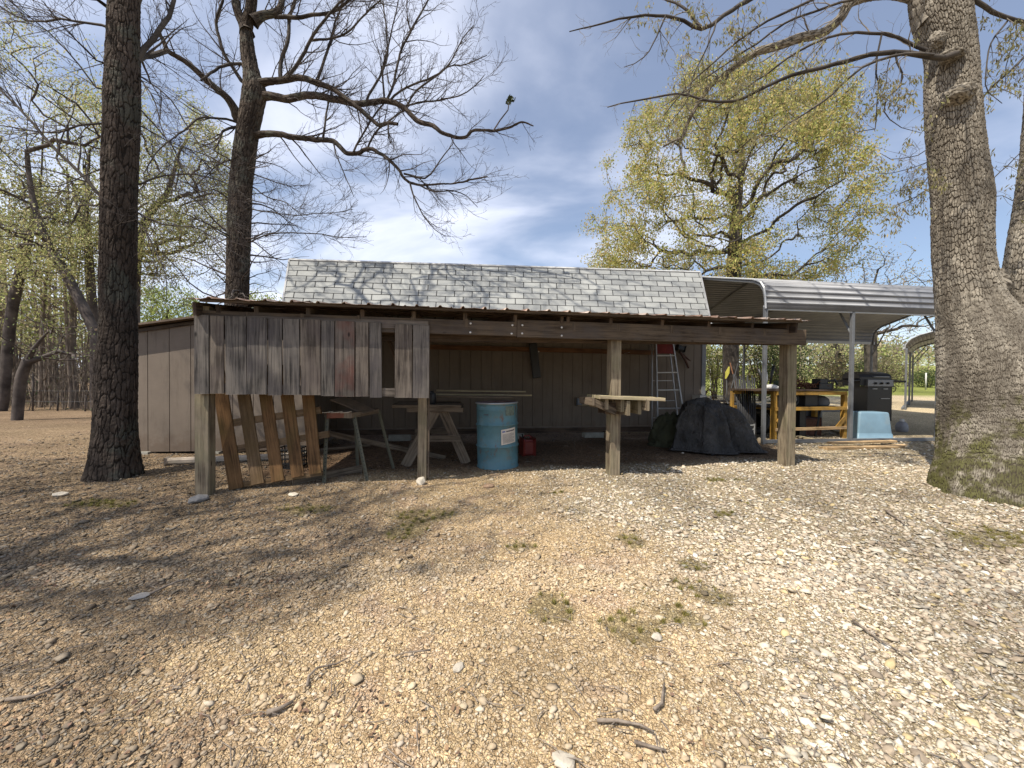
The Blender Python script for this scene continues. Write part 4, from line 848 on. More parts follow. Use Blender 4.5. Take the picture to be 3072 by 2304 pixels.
s2=sprouts(s1,3,.28,up=-.06,rmin=.0018); s3=sprouts(s2,1,.15,rmin=.0015)
for c in L3[1:]: tubes([c],'limb',TWB if c[0,3]<.05 else TW3,t3)
trunk('limb',c0,BK3,t3,90,.016,.0175,.03,.007,41,flare=(.9,.10,3,.2),lump=.10)
tubes(s1+s2+s3,'twigs',TW3,t3)
# catkins and small young leaves hanging from the twigs
tips=np.vstack([c[-3:,:3] for c in s2+s3+s1]); tips=tips[RNG.random(len(tips))<.62]; tips=tips[(fbm(tips*1.2,2,6)>.36)]
def leafmat(name,trans=.45):
    t=NT(name,.65,.25); t.col(t.attr()); tr=t.N.new('ShaderNodeBsdfTranslucent'); t.L.new(t.attr(),tr.inputs[0]); mx=t.N.new('ShaderNodeMixShader'); mx.inputs[0].default_value=trans
    t.L.new(t.b.outputs[0],mx.inputs[1]); t.L.new(tr.outputs[0],mx.inputs[2]); t.L.new(mx.outputs[0],t.o.inputs[0]); return t.m
LEAF=leafmat('young_leaf')
def leafquads(C_,size,asp,droop,pal,var=.25,k=1):
    """elongated folded leaves; droop 0..1 biases the long axis to hang"""
    n=len(C_); d=RNG.normal(0,1,(n,3)); d[:,2]-=droop*3; d/=np.linalg.norm(d,axis=1,keepdims=True); w=np.cross(d,RNG.normal(0,1,(n,3))); w/=np.linalg.norm(w,axis=1,keepdims=True)
    s=size*RNG.uniform(.6,1.35,n)[:,None]; nn=np.cross(d,w)
    V=np.stack([C_,C_+d*s*.5+w*s*asp*.5+nn*s*.08,C_+d*s,C_+d*s*.5-w*s*asp*.5+nn*s*.08],1).reshape(-1,3)
    pal=np.array(pal); cc=pal[RNG.integers(0,len(pal),n)]*RNG.uniform(1-var,1+var,(n,1)); col=np.repeat(np.concatenate([cc,np.ones((n,1))],-1),4,0)
    return V,np.arange(4*n).reshape(-1,4),col
C_=np.repeat(tips,3,0)+RNG.normal(0,.02,(len(tips)*3,3)); V,Fq,cl=leafquads(C_,.050,.30,.8,[(.33,.29,.13),(.27,.27,.10),(.38,.32,.18),(.22,.20,.09)])
link('leaves',fastmesh('leaves',V,Fq,col=cl),LEAF,t3)
# ---------------------------------------------------------------- generated crowns
def grow(trunkrows,targets,step=.35,down=.9,pathw=.12,wob=.05,tip=.006,expo=2.3,trunk_r=None,bend=.25):
    tr=polyspline(trunkrows,step*.7)[:,:3]; pos=[*tr]; par=[-1]+list(range(len(tr)-1)); pl=[0]
    for a,b in zip(tr,tr[1:]): pl.append(pl[-1]+np.linalg.norm(b-a))
    cap=len(tr)+len(targets)*40; PO=np.zeros((cap,3)); PO[:len(tr)]=tr; PLn=np.zeros(cap); PLn[:len(tr)]=pl; n=len(tr); mid=tr[len(tr)*2//3]
    order=np.argsort(np.linalg.norm(targets-mid,axis=1)); lo=int(len(tr)*.28)
    for t_ in targets[order]:
        d=t_-PO[lo:n]; L_=np.linalg.norm(d,axis=1); cost=L_+down*np.maximum(0,-d[:,2]+.15*L_)+pathw*PLn[lo:n]
        k=lo+int(np.argmin(cost)); L0=L_[k-lo]
        if L0<.08 or n+60>cap: continue
        m=max(2,int(L0/step)); a=PO[k].copy(); cur=k; lift=np.array([0,0,bend*L0]); side=RNG.normal(0,.10*L0,3)
        for s in range(1,m+1):
            f=s/m; p=a+(t_-a)*f-lift*f*(1-f)*1.0+side*f*(1-f)*2+RNG.normal(0,wob,3)*min(1,L0)
            PO[n]=p; par.append(cur); PLn[n]=PLn[cur]+L0/m; cur=n; n+=1
    par=np.array(par); w=np.zeros(n); ch=[[] for _ in range(n)]
    for i in range(n-1,0,-1):
        if not ch[i]: w[i]=tip**expo
        w[par[i]]+=w[i]; ch[par[i]].append(i)
    R=w**(1/expo)
    if trunk_r: R=R*np.where(R>0,1,1); sc=trunk_r/R[0]; R=np.where(R>tip*2,tip*2+(R-tip*2)*((trunk_r-tip*2)/(R[0]-tip*2)),R)
    chains=[]; stack=[(0,None)]; 
    while stack:
        i,p=stack.pop(); c=[] if p is None else [[*PO[p],min(R[p],R[i]*1.25)]]
        while True:
            c.append([*PO[i],R[i]])
            if not ch[i]: break
            q=sorted(ch[i],key=lambda z:-R[z])
            for z in q[1:]: stack.append((z,i))
            i=q[0]
        if len(c)>1: chains.append(np.array(c))
    tips=PO[[i for i in range(n) if R[i]<tip*2.2]]
    return chains,tips,R[0]
def env_targets(n,y,outline,depth,rnd=.4,inner=.25):
    """random targets filling a crown whose silhouette is an outline measured at depth y (converted to metres)"""
    poly=np.array([[P(a,b,y).x,P(a,b,y).z] for a,b in outline]); lo=poly.min(0); hi=poly.max(0); c=(lo+hi)/2; o=[]
    x=poly[:,0]; z=poly[:,1]; xj=np.roll(x,1); zj=np.roll(z,1)
    while len(o)<n:
        q=lo+(hi-lo)*RNG.random(2); ins=np.sum(((z>q[1])!=(zj>q[1]))&(q[0]<(xj-x)*(q[1]-z)/(zj-z+1e-12)+x))%2
        if not ins: continue
        # half-thickness shrinks towards the silhouette's edge
        e=min(1,np.min(np.hypot(x-q[0],z-q[1]))/(.5*min(hi-lo)))
        o.append([q[0],y+depth*(RNG.random()*2-1)*math.sqrt(e),q[1]])
    return np.array(o)
def leafy(label,trk,tr_r,outline,y,depth,nt,leaf,pal,lsize,mat=TWB,lpk=6,spread=.16,tip=.008,group=None,name='tree',keepf=1.0,droop=.4,down=.9,bend=.25,noise=.0):
    b=trk[0]; root=thing(name,label,'tree',(b[0],b[1],b[2]),group)
    tg=env_targets(nt,y,outline,depth)
    if noise: tg=tg[fbm(tg*noise,3,4)>.40]
    ch,tips,_=grow(trk,tg,tip=tip,trunk_r=tr_r,down=down,bend=bend)
    tubes(ch[:1],'trunk',mat,root); tubes(ch[1:],'branches',mat,root)
    if leaf:
        tips=tips[RNG.random(len(tips))<keepf]; C_=np.repeat(tips,lpk,0)+RNG.normal(0,spread,(len(tips)*lpk,3))
        V,Fq,cl=leafquads(C_,lsize,.55,droop,pal); link('leaves',fastmesh('leaves',V,Fq,col=cl),LEAF,root)
    return root
GOLD=[(.48,.45,.15),(.38,.40,.12),(.54,.44,.18),(.29,.32,.10),(.45,.35,.15)]
PALE=[(.44,.46,.18),(.50,.48,.22),(.34,.38,.14),(.49,.42,.24)]
BUFF=[(.42,.34,.24),(.36,.30,.20),(.34,.34,.18)]
def px2(px,py,y): p=P(px,py,y); return [p.x,p.y,p.z]
# T4 golden green tree beyond the shed
y=16.0; b=onG(P(2195,1150,y).x,y)
leafy('golden green spring tree rising behind the shed roof at right of centre',[[b.x,y,b.z-.2],px2(2192,1050,y),px2(2196,900,y),px2(2205,760,y),px2(2210,640,y),px2(2225,500,y),px2(2215,330,y)],.30,
 [(1790,810),(1760,650),(1840,520),(1810,440),(1880,380),(1950,270),(2030,235),(2120,215),(2250,225),(2390,250),(2490,280),(2520,340),(2500,420),(2560,520),(2585,640),(2620,700),(2560,790),(2450,850),(2300,870),(1950,860)],y,4.2,2700,True,GOLD,.088,lpk=34,spread=.15,tip=.008,noise=.58,bend=.08,down=.7)
# left background leafy trees
y=12.5
leafy('pale green leafy tree far left with trunk leaning right, at the photo edge',[[P(2,1240,y).x,y,-.1],px2(10,1200,y),px2(35,940,y),px2(85,720,y),px2(120,560,y),px2(130,380,y)],.13,
 [(-150,800),(-160,300),(-40,160),(60,90),(180,170),(260,300),(230,500),(260,700),(200,860),(20,900)],y,2.6,900,True,PALE,.065,TW1,lpk=22,spread=.17,group=None,noise=.5,bend=.1)
y=11.0
leafy('leafy tree with bowed trunk leaning left, seen just left of the near dark trunk',[[P(300,1240,y).x,y,-.1],px2(300,1100,y),px2(278,985,y),px2(207,840,y),px2(130,700,y),px2(92,560,y),px2(80,400,y),px2(100,250,y)],.12,
 [(-60,600),(-80,300),(40,140),(160,110),(290,200),(330,420),(300,700),(240,840),(60,860)],y,2.2,900,True,PALE,.06,TW1,lpk=20,spread=.17,noise=.5,bend=.1)
y=13.0
leafy('slender upright tree directly behind the near dark trunk at left',[[P(285,1230,y).x,y,-.1],px2(283,1000,y),px2(272,850,y),px2(262,650,y),px2(268,450,y)],.12,
 [(140,700),(150,300),(230,130),(340,120),(420,260),(430,520),(400,740),(260,860)],y,2.2,700,True,PALE,.06,TW1,lpk=20,spread=.17,noise=.5,bend=.1)
y=14.5
leafy('leafy tree filling the gap between the two dark trunks at left',[[P(400,1230,y).x,y,-.1],px2(400,900,y),px2(410,750,y),px2(450,640,y),px2(500,580,y),px2(540,450,y)],.20,
 [(380,860),(390,330),(440,230),(520,250),(600,330),(670,430),(690,560),(650,700),(600,800),(480,830)],y,3.0,1100,True,PALE,.075,TW1,lpk=22,spread=.19,noise=.45,bend=.1)
y=10.0
leafy('small mossy crooked tree leaning right at the edge of the left woods',[[P(50,1250,y).x,y,-.1],px2(56,1204,y),px2(66,1125,y),px2(100,1048,y),px2(126,1015,y),px2(150,990,y)],.11,
 [(40,1060),(60,960),(150,930),(300,980),(300,1060),(200,1100),(110,1060)],y,1.2,60,True,[(.22,.26,.11)],.05,TW1,lpk=2,spread=.1)
y=24
leafy('round pale green tree beyond the small shed roof',[[P(500,1150,y).x,y,0],px2(500,1000,y),px2(505,920,y)],.16,
 [(410,1000),(420,900),(470,868),(540,860),(590,910),(600,1000),(520,1020)],y,2.5,300,True,[(.30,.36,.10),(.36,.40,.14),(.24,.30,.08)],.15,TWB,lpk=9,spread=.22)
y=27
leafy('low pale green crown peeking over the lean-to roof beside the second trunk',[[P(800,1150,y).x,y,0],px2(800,1000,y),px2(795,940,y)],.15,
 [(735,960),(745,895),(790,878),(850,905),(860,980)],y,2.2,140,True,[(.30,.36,.10),(.36,.40,.14)],.16,TWB,lpk=9,spread=.25)
# right background: bare tree between the carport posts and others
y=26; b=onG(P(2612,1150,y).x,y)
leafy('bare branching tree seen between the grey carport posts at right',[[b.x,y,b.z-.2],px2(2612,1080,y),px2(2610,980,y),px2(2612,900,y),px2(2625,840,y)],.34,
 [(2440,1000),(2440,880),(2520,800),(2600,745),(2690,760),(2790,830),(2830,960),(2760,1020),(2690,990),(2640,1010),(2560,1000)],y,4.5,520,True,BUFF,.12,TWB,lpk=3,spread=.25,tip=.011)
y=34; b=onG(P(2520,1150,y).x,y)
leafy('pale budding tree farther back left of the bare carport tree',[[b.x,y,b.z-.2],px2(2515,1080,y),px2(2500,960,y)],.3,
 [(2380,1100),(2390,960),(2440,900),(2520,900),(2570,980),(2580,1090),(2480,1110)],y,4,300,True,BUFF+PALE,.20,TWB,lpk=5,spread=.4,tip=.015)
y=36; b=onG(P(1800,1150,y).x,y)
leafy('hazy pale tree low behind the shed ridge left of the golden tree',[[b.x,y,b.z],px2(1820,1000,y),px2(1830,860,y)],.25,
 [(1770,900),(1770,800),(1800,770),(1850,760),(1880,830),(1880,900)],y,3,120,True,PALE,.24,TWB,lpk=6,spread=.4,tip=.015)
def bush(px,pyb,y,w,h,label,pal,n=2600,ls=.12,group=None):
    b=onG(P(px,pyb,y).x,y); root=thing('bush',label,'bush',tuple(b),group); d=RNG.normal(0,1,(n,3)); d/=np.linalg.norm(d,axis=1,keepdims=True); rr=RNG.random((n,1))**.4*(1+.5*(fbm(d*2.5+px*.01,3,int(px))-.5)[:,None])
    c=np.array([b.x,b.y,b.z+h*.5])+d*rr*np.array([w,w,h*.55]); V,Fq,cl=leafquads(c,ls,.5,.0,pal); link('foliage',fastmesh('foliage',V,Fq,col=cl),LEAF,root)
    st=[np.array([[b.x+random.uniform(-.2,.2),b.y,b.z-.1,.05],[b.x+random.uniform(-w*.5,w*.5),b.y,b.z+h*.7,.015]]) for _ in range(5)]; tubes(st,'stems',TW1,root)
DG=[(.07,.11,.04),(.10,.14,.05),(.14,.15,.06)]
bush(2500,1160,30,1.5,2.6,'dark reddish green cedar bush beyond the gravel left of the carport post',[(.15,.11,.06),(.10,.10,.05)],ls=.13)
bush(2655,1160,31,1.4,2.6,'brownish layered cedar right of the bare tree beyond the grass',[(.22,.18,.11),(.16,.16,.07)],ls=.13)
bush(2590,1160,33,1.2,2.2,'bright green cedar bush behind the gas grill',DG,ls=.13)
bush(2720,1160,36,2.0,3.0,'olive bush near the white edged carport post',PALE,ls=.15)
bush(2785,1160,34,1.3,1.6,'low deep green bush beyond the grass at far right',DG,ls=.13)
bush(2140,1160,19,1.3,3.0,'yellow green bush behind the shelter just right of the shed corner',[(.22,.22,.06),(.16,.18,.05)],ls=.11)
bush(2290,1160,18,1.5,3.0,'dark green cedar filling the view through the shelter left of the last post',[(.09,.12,.04),(.16,.15,.05),(.20,.14,.05)],n=4200,ls=.10)
bush(2350,1160,17,1.2,3.0,'second dark green cedar directly behind the last timber post',DG,n=3200,ls=.10)
# ---- woods at left and treeline behind (masses)
ch=[]; 
for _ in range(230):
    yy=13.5+RNG.random()**1.3*22; x=-.96*yy-1.0*yy*RNG.random()
    h=RNG.uniform(4,9); r=RNG.uniform(.02,.08); l=RNG.normal(0,.35,2); ch.append(polyspline([[x,yy,-.2,r],[x+l[0]*.4,yy,h*.4,r*.8],[x+l[0]+RNG.normal(0,.2),yy+l[1],h,r*.3]],1.0))
s1=sprouts(ch,11,2.0,ang=(.5,1.3),up=.1,t0=.12,rmin=.006); s2=sprouts(s1,4,.8,rmin=.005)
br=[]
for _ in range(900):
    yy=12.8+RNG.random()*10; x=-.85*yy-1.0*yy*RNG.random(); br.append(np.array([[x,yy,-.05,.012],[x+RNG.normal(0,.2),yy,RNG.uniform(.5,1.2),.009],[x+RNG.normal(0,.5),yy+RNG.normal(0,.3),RNG.uniform(1.2,2.6),.004]]))
s3=sprouts(br,4,.6,rmin=.004)
wd_root=thing('woods','dense brown leafless woods with green upper haze behind the left yard','woods',(-14,20,0)); wd_root['kind']='stuff'
WM=twigmat('woods_bark',(.10,.08,.065),(.27,.22,.175)); o=tubes(ch+s1+s2+br+s3,'stems',WM,wd_root); o['kind']='stuff'
tp=np.vstack([c[-2:,:3] for c in s2]); tp=tp[(tp[:,2]>2.8)]; C_=np.repeat(tp,3,0)+RNG.normal(0,.35,(len(tp)*3,3)); V,Fq,cl=leafquads(C_,.13,.55,.3,PALE+[(.24,.27,.08)])
o=link('leaves',fastmesh('leaves',V,Fq,col=cl),LEAF,wd_root); o['kind']='stuff'
n=9000; x=-.85*13-RNG.random(n)*19; yy=12.8+RNG.random(n)*8; C_=np.stack([x,yy,RNG.random(n)**2*1.1],-1); C_=C_[fbm(C_*.7,3,2)>.5]; V,Fq,cl=leafquads(C_,.09,.5,0,[(.09,.13,.06),(.13,.15,.07)])
o=link('underbrush',fastmesh('underbrush',V,Fq,col=cl),LEAF,wd_root); o['kind']='stuff'
# far treeline round the horizon
ch=[];lv=[]
for k in range(420):
    yy=RNG.uniform(48,75); x=RNG.uniform(-1.7,1.6)*yy; 
    z0=float(gz(x,yy)); h=RNG.uniform(5,10)*(.75 if x>10 else 1.0); 
    ch.append(np.array([[x,yy,z0-.3,.14],[x+RNG.normal(0,.4),yy,z0+h*.55,.09],[x+RNG.normal(0,.8),yy,z0+h,.03]]))
s1=sprouts(ch,9,2.8,ang=(.4,1.1),up=.2,t0=.25,rmin=.02); s2=sprouts(s1,3,1.2,rmin=.014)
fw=thing('treeline','distant budding treeline along the horizon beyond the field','treeline',(0,60,0)); fw['kind']='stuff'
o=tubes(ch+s1+s2,'stems',WM,fw); o['kind']='stuff'
tp=np.vstack([c[-3:,:3] for c in s1]+[c[-2:,:3] for c in s2]); C_=np.repeat(tp,2,0)+RNG.normal(0,.6,(len(tp)*2,3)); V,Fq,cl=leafquads(C_,.42,.6,.2,PALE+BUFF+[(.16,.19,.08)])
o=link('leaves',fastmesh('leaves',V,Fq,col=cl),LEAF,fw); o['kind']='stuff'
# tree standing outside the frame at left, whose limbs shade the yard
t5=thing('tree','tall bare tree standing just outside the photo beyond the left edge','tree',(-8.6,-1.9,-.2))
tg=[]
while len(tg)<2500:
    q=RNG.uniform([-12.2,-2.8,6.6],[-3.6,2.2,13.7]); 
    if q[1]-.2< .92*(q[2]-1.2)*1.0 and ((q[0]+7.9)/4.2)**2+((q[1]+.3)/2.3)**2+((q[2]-10.2)/3.4)**2<1: tg.append(q)
ch_,tp,_=grow([[-8.6,-1.9,-.2],[-8.5,-1.9,3],[-8.2,-1.8,6],[-7.9,-1.7,8.5],[-7.6,-1.6,11]],np.array(tg),tip=.006,trunk_r=.15,bend=.08)
tubes(ch_[:1],'trunk',TWB,t5); s1=sprouts([c for c in ch_[1:]],3,.6,rmin=.004); tubes(ch_[1:]+s1,'branches',TWB,t5)

# high crowns of the two bare trees, above the top of the photo
def topcrown(root,start,c,rad,n,seed,tip=.007):
    tg=[]
    while len(tg)<n:
        q=np.array(c)+RNG.uniform(-1,1,3)*np.array(rad)
        if (((q-c)/rad)**2).sum()<1 and q[1]<.9*(q[2]-1.2): tg.append(q)
    ch_,_,_=grow(start,np.array(tg),tip=tip,trunk_r=.085,bend=.1); tubes(ch_+sprouts(ch_[1:],1,.4),'crown',TW1,root)
e=r1[-1]; topcrown(t1,[list(e[:3]),[e[0]+.1,e[1]-.1,e[2]+1.2],[e[0]+.2,e[1]-.2,e[2]+2.6]],(-5.6,5.0,10.3),(3.2,2.6,2.8),800,1,.007)
e=r2[-1]; topcrown(t2,[list(e[:3]),[e[0]+.2,e[1],e[2]+1.0],[e[0]+.3,e[1],e[2]+2.2]],(-3.0,5.6,11.6),(4.0,2.6,2.8),700,2,.007)
e=r3[-1]; topcrown(t3,[list(e[:3]),[e[0]-.2,e[1],e[2]+.8],[e[0]-.4,e[1]-.2,e[2]+2.0]],(4.2,4.2,9.2),(3.4,3.0,2.6),200,3)
# ============================================================ OBJECTS
BLACK=plain('black_plastic',(.018,.018,.018),.45,0,.2,8,.4); DSTEEL=plain('dark_steel',(.05,.05,.052),.5,.3,.2,12)
RUST=plain('rust_metal',(.16,.075,.04),.8,.1,.35,14,.3,.3); WHITE=plain('white_plastic',(.52,.51,.48),.5,0,.06,8,.4,.05)
# ---- wooden pallet leaning behind the first post
slats=[((709,1466),(663.5,1183)),((773.5,1451),(732,1185)),((834,1442),(797,1186)),((894,1430),(861.5,1187)),((946.5,1420),(924.5,1187))]
w_=[44,40,39,39,38]; bl=G(690,1472)+Vv*.02; pal_=thing('pallet','weathered brown timber pallet leaning behind the leftmost post','pallet',tuple(bl))
def tilt(px,py,t=0.0):    # plane leaning back
    n=-Vv*math.cos(.13)+Vector((0,0,math.sin(.13))); n=n.normalized(); d=Vector(ray(px,py)); q=(bl-Vector(CAM)).dot(n)/d.dot(n); return Vector(CAM)+d*q-n*t
tn=(-Vv*math.cos(.13)+Vector((0,0,math.sin(.13)))).normalized()
for (b,t_),w in zip(slats,w_):
    k=(t_[0]-b[0])/(t_[1]-b[1]); top=(t_[0]+k*(1095-t_[1]),1095); B=tilt(*b); T=tilt(*top); wd_=(tilt(b[0]+w/2,b[1])-tilt(b[0]-w/2,b[1])).length*.97
    mb=MB(); mb.beam(B,T,wd_,.019,tn); mb.build('slat',WD['pallet'] if w!=40 else WD['pallet2'],pal_,bevel=.002)
for a,b in (((684,1270),(960,1230)),((702,1348),(985,1302)),((690,1460),(965,1420))):
    mb=MB(); A=tilt(*a,t=.035); B=tilt(*b,t=.035); mb.beam(A,B,.075 if b[1]!=1420 else .05,.05,tn); mb.build('stringer',WD['pallet2'],pal_)
for a,b in (((640,1200),(700,1462)),((930,1190),(968,1415))): pass
def board(name,lab,cat,p,q,w,h,mat,up=(0,0,1),group=None,bev=.003):
    p=Vector(p);q=Vector(q); mb=MB(); mb.beam(p,q,w,h,up); o=mb.build(name,mat,None,bevel=bev); tag(o,lab,cat,group); return o
a=G(872,1458)+Vv*.06; b=G(1080,1420)+Vv*.10
board('plank','old plank standing on edge on the ground in front of the pallet foot','plank',a+Vector((0,0,.035)),b+Vector((0,0,.04)),.03,.085,WD['old'])
a=P(1000,1325,5.2);b=P(1150,1310,5.6)
board('plank','grey plank lying across the shade behind the green legged sawhorse','plank',G(960,1360)+Vector((0,0,.05)),G(1110,1345)+Vector((0,0,.06)),.09,.035,WD['old'])
board('plank','long brown board slanting down between the two sawhorses','plank',P(985,1300,5.1),P(1335,1373,5.7),.04,.07,WD['old'])
# loose pale timber lying behind the pallet on the small shed side
board('log','pale log lying on the ground below the small shed wall','log',G(500,1395)+Vector((0,0,.05)),G(880,1378)+Vector((0,0,.05)),.10,.08,plain('bleached_wood',(.45,.38,.30),.9),bev=.02)
# ---- metal folding sawhorse with green slotted legs
GRN=plain('green_paint',(.11,.105,.07),.6,.1,.2,20); ORG=plain('orange_bar',(.15,.05,.025),.6,0,.3,12)
g0=G(1015,1440); sw=thing('sawhorse','metal sawhorse with green slotted legs and orange top beside the pallet','sawhorse',tuple(g0))
yS=g0.y; tL=P(978,1246,yS+.03); tR=P(1057,1243,yS+.05); fL=G(968,1448); fR=G(1098,1443)
hh=Vector((.10,.55,0))
def leg(a,b,mat,par,hole=True):
    mb=MB(); a=Vector(a);b=Vector(b); mb.beam(a,b,.004,.036,Vv); mb.beam(a+U*.016,b+U*.016,.036,.004,Vv); 
    o=mb.build('leg',mat,par)
    if hole:
        m2=MB(); n=17; d=(b-a)
        for i in range(1,n): 
            c=a+d*(i/n)+U*.016-Vv*.0035; m2.beam(c-d*.008,c+d*.008,.012,.0012,Vv)
        m2.build('slot',BLACK,o)
leg(tL,fL,GRN,sw); leg(tR,fR,GRN,sw); bL=tL+hh; bR=tR+hh; leg(bL,Vector((fL.x,fL.y,0))+hh+Vector((.02,.1,0)),GRN,sw,False); leg(bR,Vector((fR.x,fR.y,0))+hh+Vector((0,.1,0)),GRN,sw,False)
mb=MB(); mb.beam((tL+tR)/2+Vector((0,-.03,.0)),(bL+bR)/2+Vector((0,.03,0)),.34,.06); mb.build('top_bar',WD['old'],sw,bevel=.003)
mb=MB(); mb.beam(tL+Vector((.03,-.04,0)),tR+Vector((.0,-.04,0)),.012,.065); mb.build('end_plate',ORG,sw,bevel=.003)
mb=MB(); mb.tube([tL.lerp(fL,.75)+Vector((0,.02,0)),tR.lerp(fR,.75)+Vector((0,.02,0))],.006,6); 
# ribbed cardboard-like mat lying on it
q=(tL+bR)/2; mb=MB(); n=26
for i in range(n):
    f=i/n; a0=q+Vector((-.22+.40*f,-.14,.045+.14*math.sin(1-f)*1.0-.05*f)); a1=a0+Vector((.05,.30,.02)); mb.beam(a0,a1,.011,.012)
    mb.beam(a0+Vector((.008,0,-.006)),a1+Vector((.008,0,-.006)),.012,.004)
o=mb.build('ribbed_mat',plain('ribbed_tan',(.20,.15,.11),.8)); tag(o,'ribbed tan mat draped on the green legged sawhorse','mat')
mb=MB()
for i in range(9): a0=tL+Vector((-.02+.035*i,-.05,.036)); mb.beam(a0,a0+Vector((.05,.02,.008*(i%3))),.02,.006)
o=mb.build('wood_scraps',plain('chalk_scrap',(.55,.48,.38),.9)); tag(o,'pale wood splinters strewn along the orange sawhorse top','scraps')
# ---- plywood panel propped behind (tan slab)
a=PLN(1010,1190,5.75,.15); mb=MB(); p0=P(1020,1190,5.6);p1=P(1180,1183,5.9); mb.hexa([p0,p0+Vector((0,.02,.01)),p0+Vector((.05,.25,.08)),p0+Vector((.05,.23,.08)),p1,p1+Vector((0,.02,0)),p1+Vector((.05,.25,.10)),p1+Vector((.05,.23,.10))])
# ---- wooden A-frame work table
TY=5.38; tz=P(1280,1219,TY).z; tb=thing('work_table','rough timber sawhorse table with A-shaped legs standing left of the blue drum','table',tuple(G(1310,1400)))
a=P(1180,1219,TY+.05); b=P(1388,1219,TY-.02); dv=Vv*1.0; 
for i in range(5):
    mb=MB(); o_=Vv*(.07+.18*i); mb.beam(a+o_+Vector((0,0,.0)),b+o_+Vector((0,0,random.uniform(-.003,.003))),.172,.038); mb.build('top_plank',WD['old'],tb,bevel=.003)
mb=MB(); mb.beam(P(1222,1230,TY+.03),P(1390,1230,TY-.0),.035,.055); mb.build('apron',WD['old'],tb)
for k,off in ((0,Vv*.06),(1,Vv*.80)):
    top=P(1318,1234,TY)+off
    for s_,px,py in ((1,1400,1393),(-1,1214,1402)):
        f=G(px,py)+off; f.z=float(gz(f.x,f.y)); x0=top+U*(.055*s_); mb=MB(); mb.beam(f,x0,.135,.036,Vv); mb.build('leg',WD['old'],tb,bevel=.003)
    l=P(1236,1316,TY)+off-Vv*.03; r=P(1382,1316,TY)+off-Vv*.03; mb=MB(); mb.beam(l,r,.035,.085); mb.build('cross_brace',WD['old'],tb,bevel=.003)
# lumber on the table
za=tz+.03
LG='long boards lying on the work table'
for px0,px1,py,yy,w,lab in ((1311,1576,1172,5.95,.14,'topmost thin plank of the lumber pile on the work table'),(1306,1594,1183,5.85,.14,'lower plank of the lumber pile, reaching farthest right over the drum'),(1310,1540,1190,5.7,.12,'dark plank at the bottom front of the lumber pile')):
    p=P(px0,py+3,yy);q=P(px1,py-1,yy+.1); z_=(p.z+q.z)/2; p.z=z_+.004;q.z=z_-.004; board('plank',lab,'plank',p,q,w,.022,WD['shelf'] if w>.13 else WD['old'],group=LG)
p=P(1300,1200,5.6); mb=MB(); mb.lathe([(.0,0),(.055,0),(.06,.01),(.06,.15),(.055,.16),(.0,.16)],(p.x-.02,p.y,tz+.02),20); mb.lathe([(.03,.16),(.028,.19),(0,.19)],(p.x-.02,p.y,tz+.02),16,cap=False); o=mb.build('canister',BLACK,None,True); tag(o,'small black canister on the work table beside the second post','canister')
# ---- blue drum
g=G(1495,1410); c=Vector((P(1494,1300,g.y+.28).x,g.y+.28,0)); c.z=float(gz(c.x,c.y))-.01
DR=thing('drum','dented light blue steel oil drum with a paper label, front and centre under the lean-to','drum',tuple(c)); R_=.283;H_=.885
ax=(-.022,0,1)
prof=[(0,.012),(R_-.02,.012),(R_-.004,.0),(R_+.006,.004),(R_+.006,.016),(R_-.003,.024)]
z_=.024
for zr in (.30,.59):
    prof+=[(R_-.003,zr-.022),(R_+.004,zr-.012),(R_+.011,zr),(R_+.004,zr+.012),(R_-.003,zr+.022)]
for zr in (.795,.815): prof+=[(R_-.003,zr-.008),(R_+.002,zr),(R_-.003,zr+.008)]
prof+=[(R_-.003,H_-.02),(R_+.006,H_-.014),(R_+.008,H_-.004),(R_+.004,H_)]
t=NT('blue_drum_paint',.42,.45); v=t.coord('Object'); base=t.mix(t.g(t.noise(v,3,6,.6),.3,.7),(.058,.148,.18),(.09,.195,.225))
base=t.mix(t.ramp(t.noise(v,7,8,.75),[(.54,(0,0,0)),(.62,(.75,.75,.75))]),base,(.11,.13,.11)); base=t.mix(t.ramp(t.noise(t.coord('Object',(1,1,.3)),11,8,.8),[(.585,(0,0,0)),(.63,(.9,.9,.9))]),base,(.12,.06,.035)); t.col(base); t.bump(t.noise(v,5,3),.55,.03); DB=t.m
mb=MB(); mb.lathe(prof,c,72,ax,cap=False); mb.build('body',DB,DR,True)
mb=MB(); mb.lathe([(R_+.004,H_),(R_-.004,H_+.002),(R_-.012,H_-.012),(R_-.02,H_-.018),(.2,H_-.02),(.0,H_-.02)],c,72,ax,cap=False); mb.build('lid',plain('drum_lid',(.20,.13,.12),.55,.1,.25,10,.4,.2,(.10,.05,.03)),DR,True)
mb=MB(); mb.lathe([(R_+.009,H_-.016),(R_+.013,H_-.006),(R_+.009,H_+.004),(R_+.0,H_+.005)],c,72,ax,cap=False); mb.build('rim_ring',plain('drum_ring',(.32,.34,.35),.4,.4,.15),DR,True)
